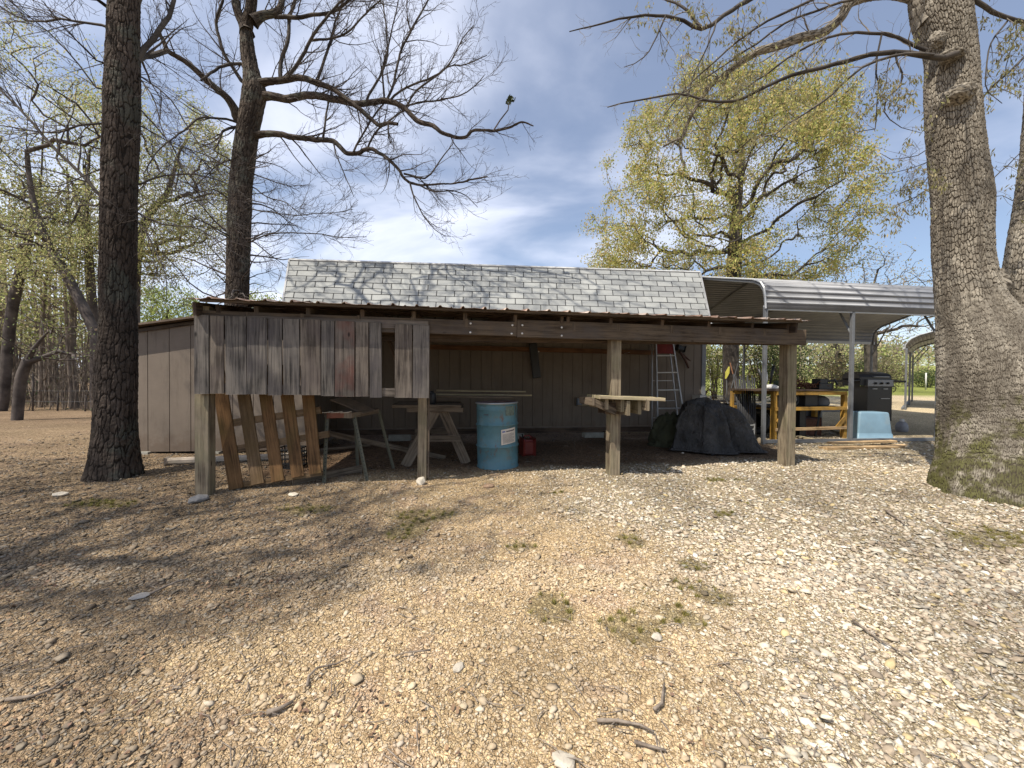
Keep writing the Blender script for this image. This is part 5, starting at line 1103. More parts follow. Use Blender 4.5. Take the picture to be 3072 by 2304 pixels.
# label patch follows the drum wall
def drum_patch(name,a0,a1,z0,z1,mat,r=.0015,tiltz=0.0,n=12):
    mb=MB(); 
    for i in range(n):
        A=a0+(a1-a0)*i/n;B=a0+(a1-a0)*(i+1)/n; rr=R_+r
        f=lambda a,z:(c.x+rr*math.sin(a)-.022*z,c.y-rr*math.cos(a),c.z+z)
        zt0=tiltz*i/n; zt1=tiltz*(i+1)/n; mb.quad(f(A,z0+zt0),f(B,z0+zt1),f(B,z1+zt1),f(A,z1+zt0))
    return mb.build(name,mat,DR)
lab0=drum_patch('label',.22,1.02,.335,.535,plain('paper_label',(.58,.52,.44),.8,0,.12,14),.0045,.028)
INK=plain('label_ink',(.10,.09,.10),.8); BLU=plain('label_blue',(.10,.13,.30),.8)
def ink(name,a0,a1,z0,z1,m): 
    o=drum_patch(name,a0,a1,z0,z1,m,.006,.028*(a1-a0)/.8,6); o.parent=lab0; o.matrix_parent_inverse=Matrix.Translation(-Vector(DR.location)) if False else Matrix.Identity(4); return o
zl=.335
def lz(a,z): return z+.028*(a-.22)/.8
for i in range(12):
    z=.352+i*.0105; a1=.96-(.12 if i%4==3 else 0)-random.random()*.05; ink('text_line',.28,a1,lz(.28,z),lz(.28,z)+.0035,INK)
ink('heading',.46,.95,lz(.46,.495),lz(.46,.495)+.016,INK); ink('heading',.27,.42,lz(.27,.495),lz(.27,.495)+.018,BLU)
for i,(a,w) in enumerate(((-.62,.06),(-.53,.05),(-.46,.09))): drum_patch('stencil_mark',a,a+w,.722,.738,INK,.003,0,2)
drum_patch('stain',.45,.98,.72,.845,plain('drum_grime',(.12,.15,.12),.8,0,.4,30),-.0005+.002,0)
# the drum leans a hair to the left already through its axis
# ---- red fuel can
g=G(1582,1364); RD=plain('red_plastic',(.17,.022,.014),.5,0,.2,10,.4); fc=thing('fuel_can','faded red plastic fuel can in the shade right of the blue drum','fuel can',tuple(g))
mb=MB(); mb.box(g,.20,.24,.25,ANG); mb.build('body',RD,fc,bevel=.035)
mb=MB(); h=g+Vector((0,0,.25)); mb.tube([h+Vector((-.06,0,-.01)),h+Vector((-.05,0,.05)),h+Vector((.03,0,.06)),h+Vector((.07,0,-.01))],.012,8); mb.build('handle',RD,fc,True)
mb=MB(); mb.lathe([(.03,0),(.03,.035),(.012,.04),(.010,.10),(0,.10)],h+Vector((-.06,-.05,-.01)),14,(-.3,0,1)); mb.build('spout',BLACK,fc,True)
# ---- shelf table fixed round the third post
c3=pc[2]; zt_=P(1880,1193,c3.y-.25).z; st=thing('post_shelf','small pale plank shelf fixed around the third timber post','shelf',(c3.x,c3.y,zt_))
L_=P(1787,1189,c3.y-.16); Rr=P(1975,1199,c3.y-.10); L_.z=zt_+.005;Rr.z=zt_-.02
for i,o_ in enumerate((-.09,.115)):
    mb=MB(); mb.beam(L_+Vv*(o_+.02),Rr+Vv*(o_+.02),.19,.036); mb.build('top_plank',WD['shelf'],st,bevel=.003)
mb=MB(); mb.beam(L_+Vv*.22,Rr+Vv*.22+Vector((0,0,.0)),.17,.036); mb.build('top_plank',WD['shelf'],st,bevel=.003)
for px,dz,hgt,o_ in ((1814,0,.12,.0),(1863,-.01,.14,.02),(1876,-.02,.17,-.02),(1918,-.02,.16,.05),(1933,0,.13,-.02)):
    x=P(px,1200,c3.y-.2); a=Vector((x.x,x.y,zt_-.02-hgt/2+dz))+Vv*o_; mb=MB(); mb.beam(a-Vv*.06,a+Vv*.42,.038,hgt); mb.build('joist',WD['post'],st,bevel=.003)
for s_ in (-1,1):
    a=Vector((c3.x,c3.y,zt_-.14))+Vv*(.09*s_); mb=MB(); mb.beam(a-U*.16,a+U*.12,.035,.14); mb.build('cleat',WD['dark'],st)
mb=MB(); a=Vector((c3.x,c3.y,zt_-.05)); mb.beam(a-U*.36-Vv*.22,a-U*.36+Vv*.2,.035,.09); mb.beam(a-U*.36-Vv*.2,a-U*.05-Vv*.16-Vector((0,0,.13)),.03,.08); mb.build('side_rail',WD['old'],st)
# ---- stepladder folded against the wall
AL=plain('aluminium',(.42,.42,.41),.4,.5,.12,20,.5); RED=plain('red_cap',(.14,.014,.010),.5)
ly=7.2; q=P(1972,1322,ly); ldr=thing('stepladder','tall folded aluminium stepladder with a red top leaning on the shed wall','ladder',(q.x,q.y,0.0))
def LQ(px,py,dy=0): f=(1322-py)/300; return P(px,py,ly+.30*f+dy)
FLt=LQ(1966,1000); FLb=P(1973,1322,ly); FRt=LQ(2013,1000); FRb=P(2062,1322,ly)
FLb.z=float(gz(FLb.x,FLb.y)); FRb.z=float(gz(FRb.x,FRb.y))
for a,b in ((FLt,FLb),(FRt,FRb)): mb=MB(); mb.beam(a,b,.024,.062,Vv); mb.build('side_rail',AL,ldr,bevel=.003)
for py in (1067,1117,1168,1221,1275):
    f=(py-1000)/322; a=FLt.lerp(FLb,f); b=FRt.lerp(FRb,f); mb=MB(); mb.beam(a,b,.075,.022); mb.build('step',AL,ldr,bevel=.003)
rlt=FLt+Vector((-.03,.10,0)); rlb=FLb+Vector((-.05,.16,0)); rrt=FRt+Vector((-.02,.10,0)); rrb=FRb+Vector((-.06,.16,0))
for a,b in ((rlt,rlb),(rrt,rrb)): mb=MB(); mb.beam(a,b,.018,.03,Vv); mb.build('rear_rail',AL,ldr)
for py in (1141,1200,1250):
    f=(py-1000)/322; mb=MB(); mb.beam(rlt.lerp(rlb,f),rrt.lerp(rrb,f),.02,.012); mb.build('rear_bar',AL,ldr)
a=FLt.lerp(FLb,.10);b=FRt.lerp(FRb,.10); mb=MB(); 
for s in (0,): 
    p=[FLt+Vector((0,-.02,.0)),FRt+Vector((0,-.02,.0))]; f=.19; q_=[FLt.lerp(FLb,f)+Vector((0,-.02,0)),FRt.lerp(FRb,f)+Vector((0,-.02,0))]
    k=Vector((0,.05,0)); mb.hexa([q_[0],q_[0]+k,p[0]+k,p[0],q_[1],q_[1]+k,p[1]+k,p[1]])
mb.build('red_top_panel',RED,ldr,bevel=.004)
# ---- things hanging on the ledger
q=WP(1598,1030,.09); mb=MB(); p=WP(1611,1134,.10); mb.beam(q,p,.16,.05,Vv); o=mb.build('sheath',BLACK,None,bevel=.012); tag(o,'long black sheath hanging from the reddish ledger board on the shed wall','sheath'); mb=MB(); mb.lathe([(.014,0),(.01,.012),(0,.012)],WP(1616,1055,.135),10,(-Vv.x,-Vv.y,0)); mb.build('rivet',BOLT,o)
hg=WP(2040,1045,.08); tl=thing('hand_tool','black and brown long handled tool hanging right of the ladder','tool',tuple(hg))
mb=MB(); mb.beam(hg+Vector((-.06,0,.02)),hg+Vector((.09,0,-.02)),.10,.10,Vv); mb.build('head',BLACK,tl,bevel=.02)
mb=MB(); mb.tube([WP(2040,1056,.1),WP(2056,1080,.1),WP(2066,1104,.09)],[.022,.03,.02],8); mb.build('handle',plain('brown_grip',(.07,.035,.025),.7),tl,True)
mb=MB(); mb.tube([WP(2048,1062,.1),WP(2062,1075,.1),WP(2071,1082,.09)],[.015,.02,.014],8); mb.build('handle',plain('brown_grip2',(.075,.04,.03),.7),tl,True)
a=WP(1727,1204,.04); b=WP(1806,1208,.04); ob=thing('outlet_board','weathered board with a blue grey outlet box on the shed wall left of the shelf','outlet',tuple(a))
mb=MB(); mb.beam(a,b,.03,.17); mb.build('board',WD['post'],ob,bevel=.003); mb=MB(); q=WP(1737,1205,.085); mb.beam(q-U*.045,q+U*.045,.06,.13); mb.build('box',plain('outlet_blue',(.14,.16,.19),.5),ob,bevel=.006)
mb=MB(); q=WP(1872,1060,.06); mb.tube([q,q+Vector((.05,-.05,.0)),q+Vector((.10,-.08,.02))],.004,5); o=mb.build('wire_hook',AL); tag(o,'small bent wire hook sticking out beside the third post','hook')
# ---- tarp covered mound
g=G(2120,1352); cx_,cy_=P(2125,1300,6.55).x,6.62
nth,nr=220,90; th=np.linspace(0,2*math.pi,nth,endpoint=False); rr=np.linspace(0,1,nr); TH,RR=np.meshgrid(th,rr)
ca,sa=np.cos(TH),np.sin(TH); ext=1+.10*np.cos(3*TH+.6)+.10*np.cos(5*TH+2)+.05*np.cos(9*TH)
X=.76*RR*ca*ext+.10*RR; Y=.55*RR*sa*ext; prof=1-sstep(.50,.99,RR)**1.15; top=.86+.05*np.cos(2*TH+.7)-.16*ca*RR-.10*(ca*RR)**2*2
Z=top*prof*(1-.18*RR); 
fold=1-np.abs(2*fbm(np.stack([ca*2.1+7,sa*2.1,RR*.35],-1),4,2)-1)*2.2; side=sstep(.35,.7,RR)*(1-sstep(.93,1,RR)*.4)
X+=ca*(fold-.6)*.10*side; Y+=sa*(fold-.6)*.10*side
p3=np.stack([X*6,Y*6,Z*5],-1); cr=np.abs(fbm(p3,4,31)-.5)*2; Z+=-(1-sstep(0,.18,cr))*.018*prof+.03*(fbm(p3*.5,3,9)-.5)*sstep(.0,.3,1-RR)
X+=ca*(fbm(p3*1.2,5,40)-.5)*.17*side; Y+=sa*(fbm(p3*1.2,5,41)-.5)*.17*side
Z=np.maximum(Z,0)+np.where(RR>.93,.012+.02*fold,0)*(RR>.93); V=np.stack([cx_+X,cy_+Y,Z+gz(cx_+X,cy_+Y)+.004],-1).reshape(-1,3)
i,j=np.meshgrid(np.arange(nr-1),np.arange(nth),indexing='ij'); j2=(j+1)%nth; Q=np.stack([i*nth+j,i*nth+j2,(i+1)*nth+j2,(i+1)*nth+j],-1).reshape(-1,4)
t=NT('black_tarp',.6,.22); v=t.coord('Object'); t.col(t.mix(t.g(t.noise(v,3,6),.35,.65),(.04,.039,.038),(.09,.086,.082))); t.bump(t.math('ADD',t.noise(v,14,5,.6,.6),t.noise(t.coord('Object',(1,1,.4)),30,3)),1.0,.05)
tp_=link('tarp',fastmesh('tarp',V,Q),t.m,None,True); tag(tp_,'crumpled black tarp draped over a low heap under the lean-to','tarp')
# trailing corner of tarp
def cloth(p0,p1,p2,p3,n,amp,seed,name,mat):
    s,t_=np.meshgrid(np.linspace(0,1,n),np.linspace(0,1,n)); p0,p1,p2,p3=[np.array(q) for q in (p0,p1,p2,p3)]
    V=(p0*(1-s[...,None])+p1*s[...,None])*(1-t_[...,None])+(p3*(1-s[...,None])+p2*s[...,None])*t_[...,None]; V[...,2]+=amp*(fbm(np.stack([s*5,t_*5,s*0+seed],-1),4,seed))
    i,j=np.meshgrid(np.arange(n-1),np.arange(n-1),indexing='ij'); k=(i*n+j); Q=np.stack([k,k+1,k+1+n,k+n],-1).reshape(-1,4); return fastmesh(name,V.reshape(-1,3),Q)
o=link('loose_corner',cloth(G(2135,1372),G(2262,1330),G(2255,1318),G(2120,1345),40,.05,3,'tarp_corner',t.m),t.m,tp_,True)
GT=plain('olive_cloth',(.05,.052,.028),.9); a=P(1985,1290,6.9)
TH2,PH2=np.meshgrid(np.linspace(0,2*math.pi,110,endpoint=False),np.linspace(0,math.pi*.5,44)); d=np.stack([np.sin(PH2)*np.cos(TH2),np.sin(PH2)*np.sin(TH2),np.cos(PH2)],-1)
rr=1+.75*(fbm(d*1.9+3,4,77)-.5)-.16*sstep(.22,0,np.abs(fbm(d*3+5,4,12)-.5)*2); V=np.array([a.x+.30,7.05,float(gz(a.x,7.05))])+d*rr[...,None]*np.array([.50,.30,.66]); V[...,0]+=.16*V[...,2]; n,k=TH2.shape
i,j=np.meshgrid(np.arange(n-1),np.arange(k),indexing='ij'); j2=(j+1)%k; Q=np.stack([i*k+j,(i+1)*k+j,(i+1)*k+j2,i*k+j2],-1).reshape(-1,4)
o=link('cloth_heap',fastmesh('cloth_heap',V.reshape(-1,3),Q),GT,None,True); tag(o,'dark olive cloth heap between the ladder and the black tarp','cloth')
# ---- yellow workbench under the carport
by=7.9; wbq=G(2390,1325); wb=thing('workbench','yellow painted timber workbench loaded with tools under the carport','workbench',(P(2400,1200,by).x,by,0.1))
FLx=P(2322,1200,7.75); FRx=P(2532,1200,8.2); zt1=P(2322,1172,7.75).z; dd=(FRx-FLx); dd.z=0; ln=dd.length; dd/=ln; bn=Vector((-dd.y,dd.x,0))
YW=WD['yellow']; zlow=P(2530,1282,8.2).z; zmid=P(2530,1224,8.2).z; zfoot=float(gz(FRx.x,FRx.y))
p0=Vector((FLx.x,FLx.y,0))
for k,(s,dep) in enumerate(((0,0),(1,0),(0,.62),(1,.62))):
    q=p0+dd*(ln*s)+bn*dep; mb=MB(); mb.beam((q.x,q.y,zfoot),(q.x,q.y,zt1-.02),.085,.085,bn); mb.build('leg',YW,wb,bevel=.004)
mb=MB(); q=p0-dd*.42+bn*.62; mb.beam((q.x,q.y,.45),(q.x,q.y,zt1-.02),.06,.06,bn); mb.build('leg',YW,wb,bevel=.004)
for z,h,dep,ext in ((zt1-.05,.075,0,.0),(zmid,.07,0,.02),(zlow,.06,0,.0),(zt1-.05,.075,.62,.42),(zmid,.07,.62,.42)):
    a=p0-dd*ext+bn*dep-bn*.046+Vector((0,0,z)); b=p0+dd*ln+bn*dep-bn*.046+Vector((0,0,z)); mb=MB(); mb.beam(a,b,.03,h); mb.build('rail',YW if z>zlow else WD['new'],wb,bevel=.003)
for s in (0,1):
    a=p0+dd*(ln*s+(.05 if s==0 else -.05)); mb=MB(); mb.beam(a+Vector((0,0,zt1-.05)),a+bn*.62+Vector((0,0,zt1-.05)),.03,.07); mb.beam(a+Vector((0,0,zmid)),a+bn*.62+Vector((0,0,zmid)),.03,.06); mb.build('end_rail',YW,wb)
    sg=1 if s==0 else -1; b=p0+dd*(ln*s)-bn*.05; mb=MB(); mb.beam(b+dd*(.04*sg)+Vector((0,0,zlow+.20)),b+dd*(.26*sg)+Vector((0,0,zlow+.0)),.02,.09); mb.build('corner_brace',YW,wb)
mb=MB(); a=p0-dd*.45+bn*.3+Vector((0,0,zt1+.01)); mb.beam(a,p0+dd*(ln+.08)+bn*.3+Vector((0,0,zt1+.01)),.74,.03); mb.build('top',WD['dark'],wb,bevel=.003)
mb=MB(); a=p0+bn*.3+Vector((0,0,zmid+.02)); mb.beam(a,p0+dd*ln+bn*.3+Vector((0,0,zmid+.02)),.6,.02); mb.build('lower_shelf',WD['dark'],wb)
ztop=zt1+.027
def onbench(s,dep): q=p0+dd*(ln*s)+bn*dep; return Vector((q.x,q.y,ztop))
# clutter on the bench
q=onbench(.04,.15); mb=MB(); mb.lathe([(0,0),(.13,0),(.15,.02),(.14,.06),(.08,.09),(0,.10)],q,20); o=mb.build('hat',WHITE,None,True); o.location=(0,0,0); tag(o,'white upturned dish on the left end of the yellow workbench','dish')
q=onbench(.60,.3); brr=thing('brush_heap','tangled brown roots and sticks piled on the yellow workbench','branches',tuple(q)); ch=[]
for _ in range(70):
    d=RNG.normal(0,1,3); d[2]=abs(d[2])*.8; p=np.array(q)+RNG.normal(0,.07,3)*[1.6,1,0.4]+[0,0,.06]; rows=[[*p,.012]]
    for s in range(5): d=d/np.linalg.norm(d)+RNG.normal(0,.45,3); d[2]-=.12; p=p+d/np.linalg.norm(d)*.045; p[2]=max(p[2],q.z+.012); rows.append([*p,.010-.0014*s])
    ch.append(np.array(rows))
tubes(ch,'sticks',RUST,brr)
q=onbench(.80,.25); mb=MB(); mb.box(q,.34,.30,.12,ANG); mb.box(q+Vector((.02,0,.12)),.2,.18,.10,ANG); mb.tube([q+Vector((.1,0,.15)),q+Vector((.3,-.05,.2)),q+Vector((.36,-.05,.1))],.025,8); o=mb.build('small_engine',BLACK,None,bevel=.015); tag(o,'black greasy engine block on the right end of the workbench','engine')
q=onbench(.26,.3); mb=MB(); mb.lathe([(0,0),(.10,0),(.115,.05),(.115,.14),(.10,.17),(0,.18)],q,18); o=mb.build('bucket',plain('dark_green_plastic',(.03,.05,.03),.5),None,True); tag(o,'dark green pot standing on the workbench behind the post','pot')
for k,(s,h) in enumerate(((.12,.42),(.16,.36),(.20,.50))):
    q=onbench(s,.45); mb=MB(); mb.tube([q,q+Vector((.05*(k-1),0,h*.6)),q+Vector((.10*(k-1),.02,h))],[.02,.025,.03],7); o=mb.build('hand_tool',BLACK if k!=1 else AL,None,True); tag(o,['black upright tool at left on the workbench behind the steel post','bright metal upright tool between two black ones on the workbench','tallest black upright tool on the workbench near the steel post'][k],'tool')
# under the bench: white dial wheel, black box, grey bag
def ub(s,dep,z): q=p0+dd*(ln*s)+bn*dep; return Vector((q.x,q.y,z))
q=ub(.42,.25,zmid+.03); wh=thing('wheel','black tyred wheel with a white rim on the bench shelf','wheel',tuple(q)); cw=q+Vector((0,0,.16))
mb=MB(); tor=[(.125+.035*math.cos(a),.03*math.sin(a)) for a in np.linspace(0,2*math.pi,13)]; mb.lathe(tor,cw,28,(-bn.x,-bn.y,.15),cap=False); mb.build('tyre',BLACK,wh,True)
mb=MB(); mb.lathe([(.095,-.02),(.10,.0),(.085,.02),(.03,.012),(0,.03)],cw,24,(-bn.x,-bn.y,.15),cap=False); mb.build('rim',WHITE,wh,True)
q=ub(.63,.3,zmid+.03); mb=MB(); mb.box(q,.34,.3,.30,ANG); mb.box(q+Vector((0,0,.30)),.36,.32,.03,ANG); o=mb.build('tool_box',BLACK,None,bevel=.012); tag(o,'black tool box on the middle shelf of the workbench','tool box')
q=ub(.86,.3,zmid+.03); mb=MB(); mb.lathe([(0,0),(.14,0),(.17,.05),(.15,.16),(.07,.22),(0,.23)],q,20); o=mb.build('grey_sack',plain('grey_sack',(.16,.16,.16),.8),None,True); tag(o,'rounded grey sack at the right end of the workbench shelf','sack')
q=ub(.55,.3,zfoot); mb=MB(); mb.box(q,.16,.16,.62,ANG); mb.tube([q+Vector((.35,0,0)),q+Vector((.5,.05,.6))],.02,6); o=mb.build('black_stand',BLACK,None,bevel=.01); tag(o,'black upright stand on the ground below the workbench','stand')
q=ub(.78,.5,zfoot); mb=MB(); mb.box(q,.5,.3,.38,ANG+.1); o=mb.build('brown_box',plain('brown_box',(.10,.045,.03),.8,0,.4,20),None,bevel=.02); tag(o,'reddish brown crate on the ground behind the workbench right legs','crate')
# ---- gas grill
gy=8.6; gq=P(2645,1236,gy); gz0=P(2645,1262,gy).z
gr_=thing('gas_grill','black gas grill with steel knob panel and side shelves standing under the carport','grill',(gq.x,gy,gz0))
gu=Vector((.96,.28,0)).normalized(); gv=Vector((-gu.y,gu.x,0))
def GP(px,py,d=0): return PLN(px,py,gy-.29*2.6+d*1.0 if False else gy+(-.28)*((px*0)+0) ,0) 
zb_=gz0; L0=P(2602,1230,gy); R0=P(2675,1230,gy); wq=R0.x-L0.x; c0=Vector(((L0.x+R0.x)/2,gy,0)); 
ztopcab=P(2640,1160,gy).z; zpan=P(2640,1140,gy).z; zlid=P(2640,1122,gy).z
mb=MB(); mb.box((c0.x,c0.y+.22,zb_),wq,.42,ztopcab-zb_,0); mb.build('cabinet',plain('grill_black',(.012,.012,.013),.35,.1,.1,5,.5),gr_,bevel=.01)
cab=P(2600,1200,gy)
for k in (0,1): 
    q=Vector((c0.x-wq*.22+wq*.44*k,gy,0)); mb=MB(); mb.beam((q.x-.05,gy-.004,P(q.x,1158,gy).z if False else ztopcab-.05),(q.x+.05,gy-.004,ztopcab-.05),.02,.012); mb.build('door_handle',AL,gr_)
mb=MB(); q=P(2675,1196,gy); mb.beam((c0.x+.02,gy-.004,q.z),(c0.x+wq*.4,gy-.004,q.z),.012,.01); mb.build('door_trim',AL,gr_)
mb=MB(); mb.box((c0.x,gy+.02,ztopcab+.004),wq+.03,.06,zpan-ztopcab-.0,0); mb.build('control_panel',plain('grill_steel',(.20,.20,.205),.4,.5,.1),gr_,bevel=.006)
for px in (2627,2645,2664):
    q=P(px,1150,gy-.02); mb=MB(); mb.lathe([(.026,0),(.024,.02),(.010,.024),(.010,.034),(0,.034)],q,14,(0,-1,0)); mb.build('knob',BLACK,gr_,True)
# firebox and lid reach left past the cabinet as the hood is wider
xl=P(2584,1150,gy).x; xr=R0.x+.02
mb=MB(); mb.box(((xl+xr)/2,gy+.26,ztopcab+.02),xr-xl,.44,zpan-ztopcab,0); mb.build('firebox',BLACK,gr_,bevel=.01)
mb=MB(); n=9; prf=[(gy+.04,zpan+.01),(gy+.04,zpan+.06),(gy+.08,zpan+.13),(gy+.16,zlid+.02),(gy+.30,zlid+.05),(gy+.44,zlid+.03),(gy+.50,zpan+.08),(gy+.50,zpan+.01)]
for (a,b) in zip(prf,prf[1:]): mb.quad((xl,a[0],a[1]),(xr,a[0],a[1]),(xr,b[0],b[1]),(xl,b[0],b[1]))
mb.poly([(xl,a,b) for a,b in prf]); mb.poly([(xr,a,b) for a,b in prf][::-1]); mb.build('lid',plain('grill_lid',(.014,.014,.015),.3,.1,.1,5,.5),gr_)
mb=MB(); a=Vector((c0.x-.12,gy-.0,zpan+.07)); mb.tube([a+Vector((0,.05,0)),a,a+Vector((.32,0,0)),a+Vector((.32,.05,0))],.01,8); mb.build('lid_handle',AL,gr_,True)
for s_,x in ((-1,xl),(1,xr)):
    mb=MB(); mb.beam((x,gy+.22,zpan-.01),(x+.30*s_,gy+.22,zpan-.03),.4,.03); mb.build('side_shelf',BLACK,gr_,bevel=.008)
mb=MB(); q=Vector((xr,gy,ztopcab)); mb.tube([q+Vector((.0,0,.02)),q+Vector((.07,0,-.01)),q+Vector((.05,0,-.09)),q+Vector((.0,0,-.12))],.008,6); mb.build('hose',BLACK,gr_,True)
for x in (c0.x-wq*.4,c0.x+wq*.4):
    mb=MB(); mb.beam((x,gy+.1,float(gz(x,gy))),(x,gy+.1,zb_),.04,.04); mb.build('leg',BLACK,gr_)
    mb=MB(); mb.lathe([(0,-.02),(.07,-.02),(.075,0),(.07,.02),(0,.02)],(x,gy+.02,float(gz(x,gy))+.075),18,(1,0,0)); mb.build('caster',BLACK,gr_,True)
# ---- blue tub upside down
t0=G(2640,1316); ty=7.95; bt=thing('plastic_tub','pale blue plastic tub turned upside down in front of the gas grill','tub',(P(2615,1300,ty).x,ty,float(gz(4.8,ty))))
BT=plain('pale_blue_plastic',(.17,.27,.34),.45,0,.12,4,.4,.05,(.22,.28,.30))
za=float(gz(7.4,ty)); xL=P(2574,1312,ty).x; xR=P(2683,1312,ty).x; xl_=P(2584,1238,ty).x; xr_=P(2675,1238,ty).x; zT=P(2620,1237,ty).z
dpt=.42; zr=za+(zT-za)*.22
def ring(x0,x1,y0,y1,z,rad=.03,n=5):
    o=[]
    for cx2,cy2,a0 in ((x1-rad,y0+rad,-90),(x1-rad,y1-rad,0),(x0+rad,y1-rad,90),(x0+rad,y0+rad,180)):
        for k in range(n): a=math.radians(a0+90*k/(n-1)); o.append((cx2+rad*math.cos(a),cy2+rad*math.sin(a),z))
    return o
def loft(rings,cap=True):
    m=MB(); n=len(rings[0])
    for r in rings: m.v+=r
    for i in range(len(rings)-1):
        for j in range(n): j2=(j+1)%n; m.f.append((i*n+j,i*n+j2,(i+1)*n+j2,(i+1)*n+j)); m.uv+=[(0,0),(.1,0),(.1,.1),(0,.1)]
    if cap: m.f.append(tuple((len(rings)-1)*n+j for j in range(n))); m.uv+=[(0,0)]*n
    return m
def lr(f): return (xL+(xl_-xL)*f,xR+(xr_-xR)*f,ty+.03*f,ty+dpt-.03*f)
rg=[]
for f,z,e in ((0,za,.012),(.0,za+.02,.012),(.03,za+.022,0),(.2,zr-.012,.0),(.22,zr,-.008),(.24,zr+.01,-.008),(.97,zT-.03,-.006),(1.0,zT-.008,-.014),(1.0,zT,-.03)):
    a,b,c_,d=lr(f); rg.append(ring(a-e,b+e,c_-e,d+e,z))
loft(rg).build('shell',BT,bt,True)
# ---- round jug on the gravel
q=P(2706,1250,9.3); q.z=float(gz(q.x,q.y)); jg=thing('jug','small grey round propane bottle on the gravel right of the grill','gas bottle',tuple(q))
JM=plain('jug_grey',(.22,.22,.23),.5); mb=MB(); mb.lathe([(0,0),(.10,.0),(.115,.03),(.12,.13),(.10,.20),(.05,.25),(0,.26)],q,28); mb.build('body',JM,jg,True); mb=MB(); mb.lathe([(.09,-.0),(.095,.02),(.09,.03)],q,20,cap=False); mb.build('foot_ring',WHITE,jg,True); mb=MB(); mb.lathe([(.04,.24),(.045,.30),(.03,.31),(0,.31)],q,14,cap=False); mb.build('collar',WHITE,jg,True)
# ---- boards on the ground by the carport
GB='new lumber boards lying by the carport rail'
def gb(a,b,dz,w,h,lab,mat=WD['new']): A=G(*a);B=G(*b); A.z+=dz;B.z+=dz; board('plank',lab,'plank',A,B,w,h,mat,group=GB)
gb((2470,1348),(2700,1342),.02,.16,.038,'widest new plank at the bottom front of the little stack by the carport')
gb((2490,1338),(2680,1332),.055,.12,.034,'upper new plank of the little stack by the carport post')
gb((2640,1341),(2712,1338),.015,.09,.03,'short new plank poking out at the right of the little stack')
gb((2395,1312),(2460,1326),.02,.14,.03,'short pale plank in sun just right of the last timber post',WD['shelf'])
gb((2495,1292),(2545,1306),.03,.12,.03,'pale plank end behind the carport middle post',WD['shelf'])
q=G(2570,1308); mb=MB()
for k in range(5): a=q+Vector((random.uniform(-.05,.3),random.uniform(-.1,.1),.02+.012*k)); mb.tube([a,a+Vector((.16,random.uniform(-.08,.08),.01))],.012,5)
o=mb.build('scrap_sticks',RUST); tag(o,'rusty scrap sticks at the foot of the blue tub','scrap')
# ---- clutter seen between shed corner and workbench
q=G(2240,1300); q=Vector((P(2235,1200,8.0).x,8.0,float(gz(3,8)))); GP_='dark steel pipes leaning in a bundle beside the workbench'
pipe=None
for k in range(12):
    a=P(2228+k*3.6,1272+(k%3)*3,7.95); a.z=float(gz(a.x,a.y))+.0; b=P(2200+k*5.2+(k%4)*2,1122+(k*7)%22,8.35)
    if pipe is None:
        b0=Vector((0,0,0)); mb=MB(); Lp=(b-a).length; mb.tube([(0,0,0),(0,0,Lp*.5),(0,0,Lp)],.016,8); pipe=mb.build('steel_pipe',DSTEEL,None,True); o=pipe
    else: o=pipe.copy(); COL.objects.link(o)
    o.location=a; o.rotation_mode='QUATERNION'; o.rotation_quaternion=Vector((0,0,1)).rotation_difference((b-a).normalized()); o.scale=(1,1,(b-a).length/Lp)
    tag(o,'one of the dark steel pipes leaning in a bundle left of the workbench','pipe',GP_)
q=P(2200,1250,8.8); q.z=float(gz(q.x,q.y)); mb=MB(); mb.box(q,.62,.5,.62,ANG); mb.box(q+Vector((0,0,.62)),.66,.54,.05,ANG); o=mb.build('black_cabinet',BLACK,None,bevel=.02); tag(o,'black storage chest behind the pipes under the carport','chest')
q2=q+Vector((.05,-.30,.50)); mb=MB(); mb.quad(q2,q2+Vector((.20,.0,-.02)),q2+Vector((.14,.0,.10)),q2+Vector((.0,0,.13))); 
o=mb.build('white_paper',WHITE); md=o.modifiers.new('s','SOLIDIFY'); md.thickness=.004; tag(o,'white sheet of paper stuck on the black chest','paper')
# more dark clutter in the shade of the carport
def onyard(px,y): q=P(px,1200,y); q.z=float(gz(q.x,q.y)); return q
q=onyard(2268,8.5); ty=thing('spare_tyre','worn black tyre leaning against the dark bin left of the yellow workbench','tyre',tuple(q)); tor=[(.22+.075*math.cos(a),.075*math.sin(a)) for a in np.linspace(0,2*math.pi,15)]
mb=MB(); mb.lathe(tor,q+Vector((0,0,.30)),30,(-.25,-.93,.22),cap=False); mb.build('tread',BLACK,ty,True)
q=onyard(2290,8.95); bn_=thing('dark_bin','tall dark plastic bin behind the steel carport post','bin',tuple(q)); mb=MB(); mb.lathe([(.20,0),(.25,.62),(.27,.62),(.27,.66),(.24,.66),(.0,.64)],q,26); mb.build('body',BLACK,bn_,True); mb=MB(); mb.tube([q+Vector((-.27,0,.6)),q+Vector((-.33,0,.55)),q+Vector((-.27,0,.5))],.015,6); mb.build('handle',DSTEEL,bn_,True)
q=onyard(2205,8.2); mw=thing('push_mower','black push mower with wire handle behind the tarp heap','mower',tuple(q))
mb=MB(); mb.box(q+Vector((0,0,.10)),.5,.42,.14,.3); mb.lathe([(.0,.24),(.12,.24),(.13,.30),(.10,.38),(0,.40)],q,18); mb.build('deck',BLACK,mw,bevel=.02)
for sx in (-.24,.24):
    for sy in (-.2,.2): mb=MB(); mb.lathe([(0,-.02),(.09,-.02),(.10,0),(.09,.02),(0,.02)],q+Vector((sx,sy,.10)),16,(.3,-.95,0)); mb.build('wheel',DSTEEL,mw,True)
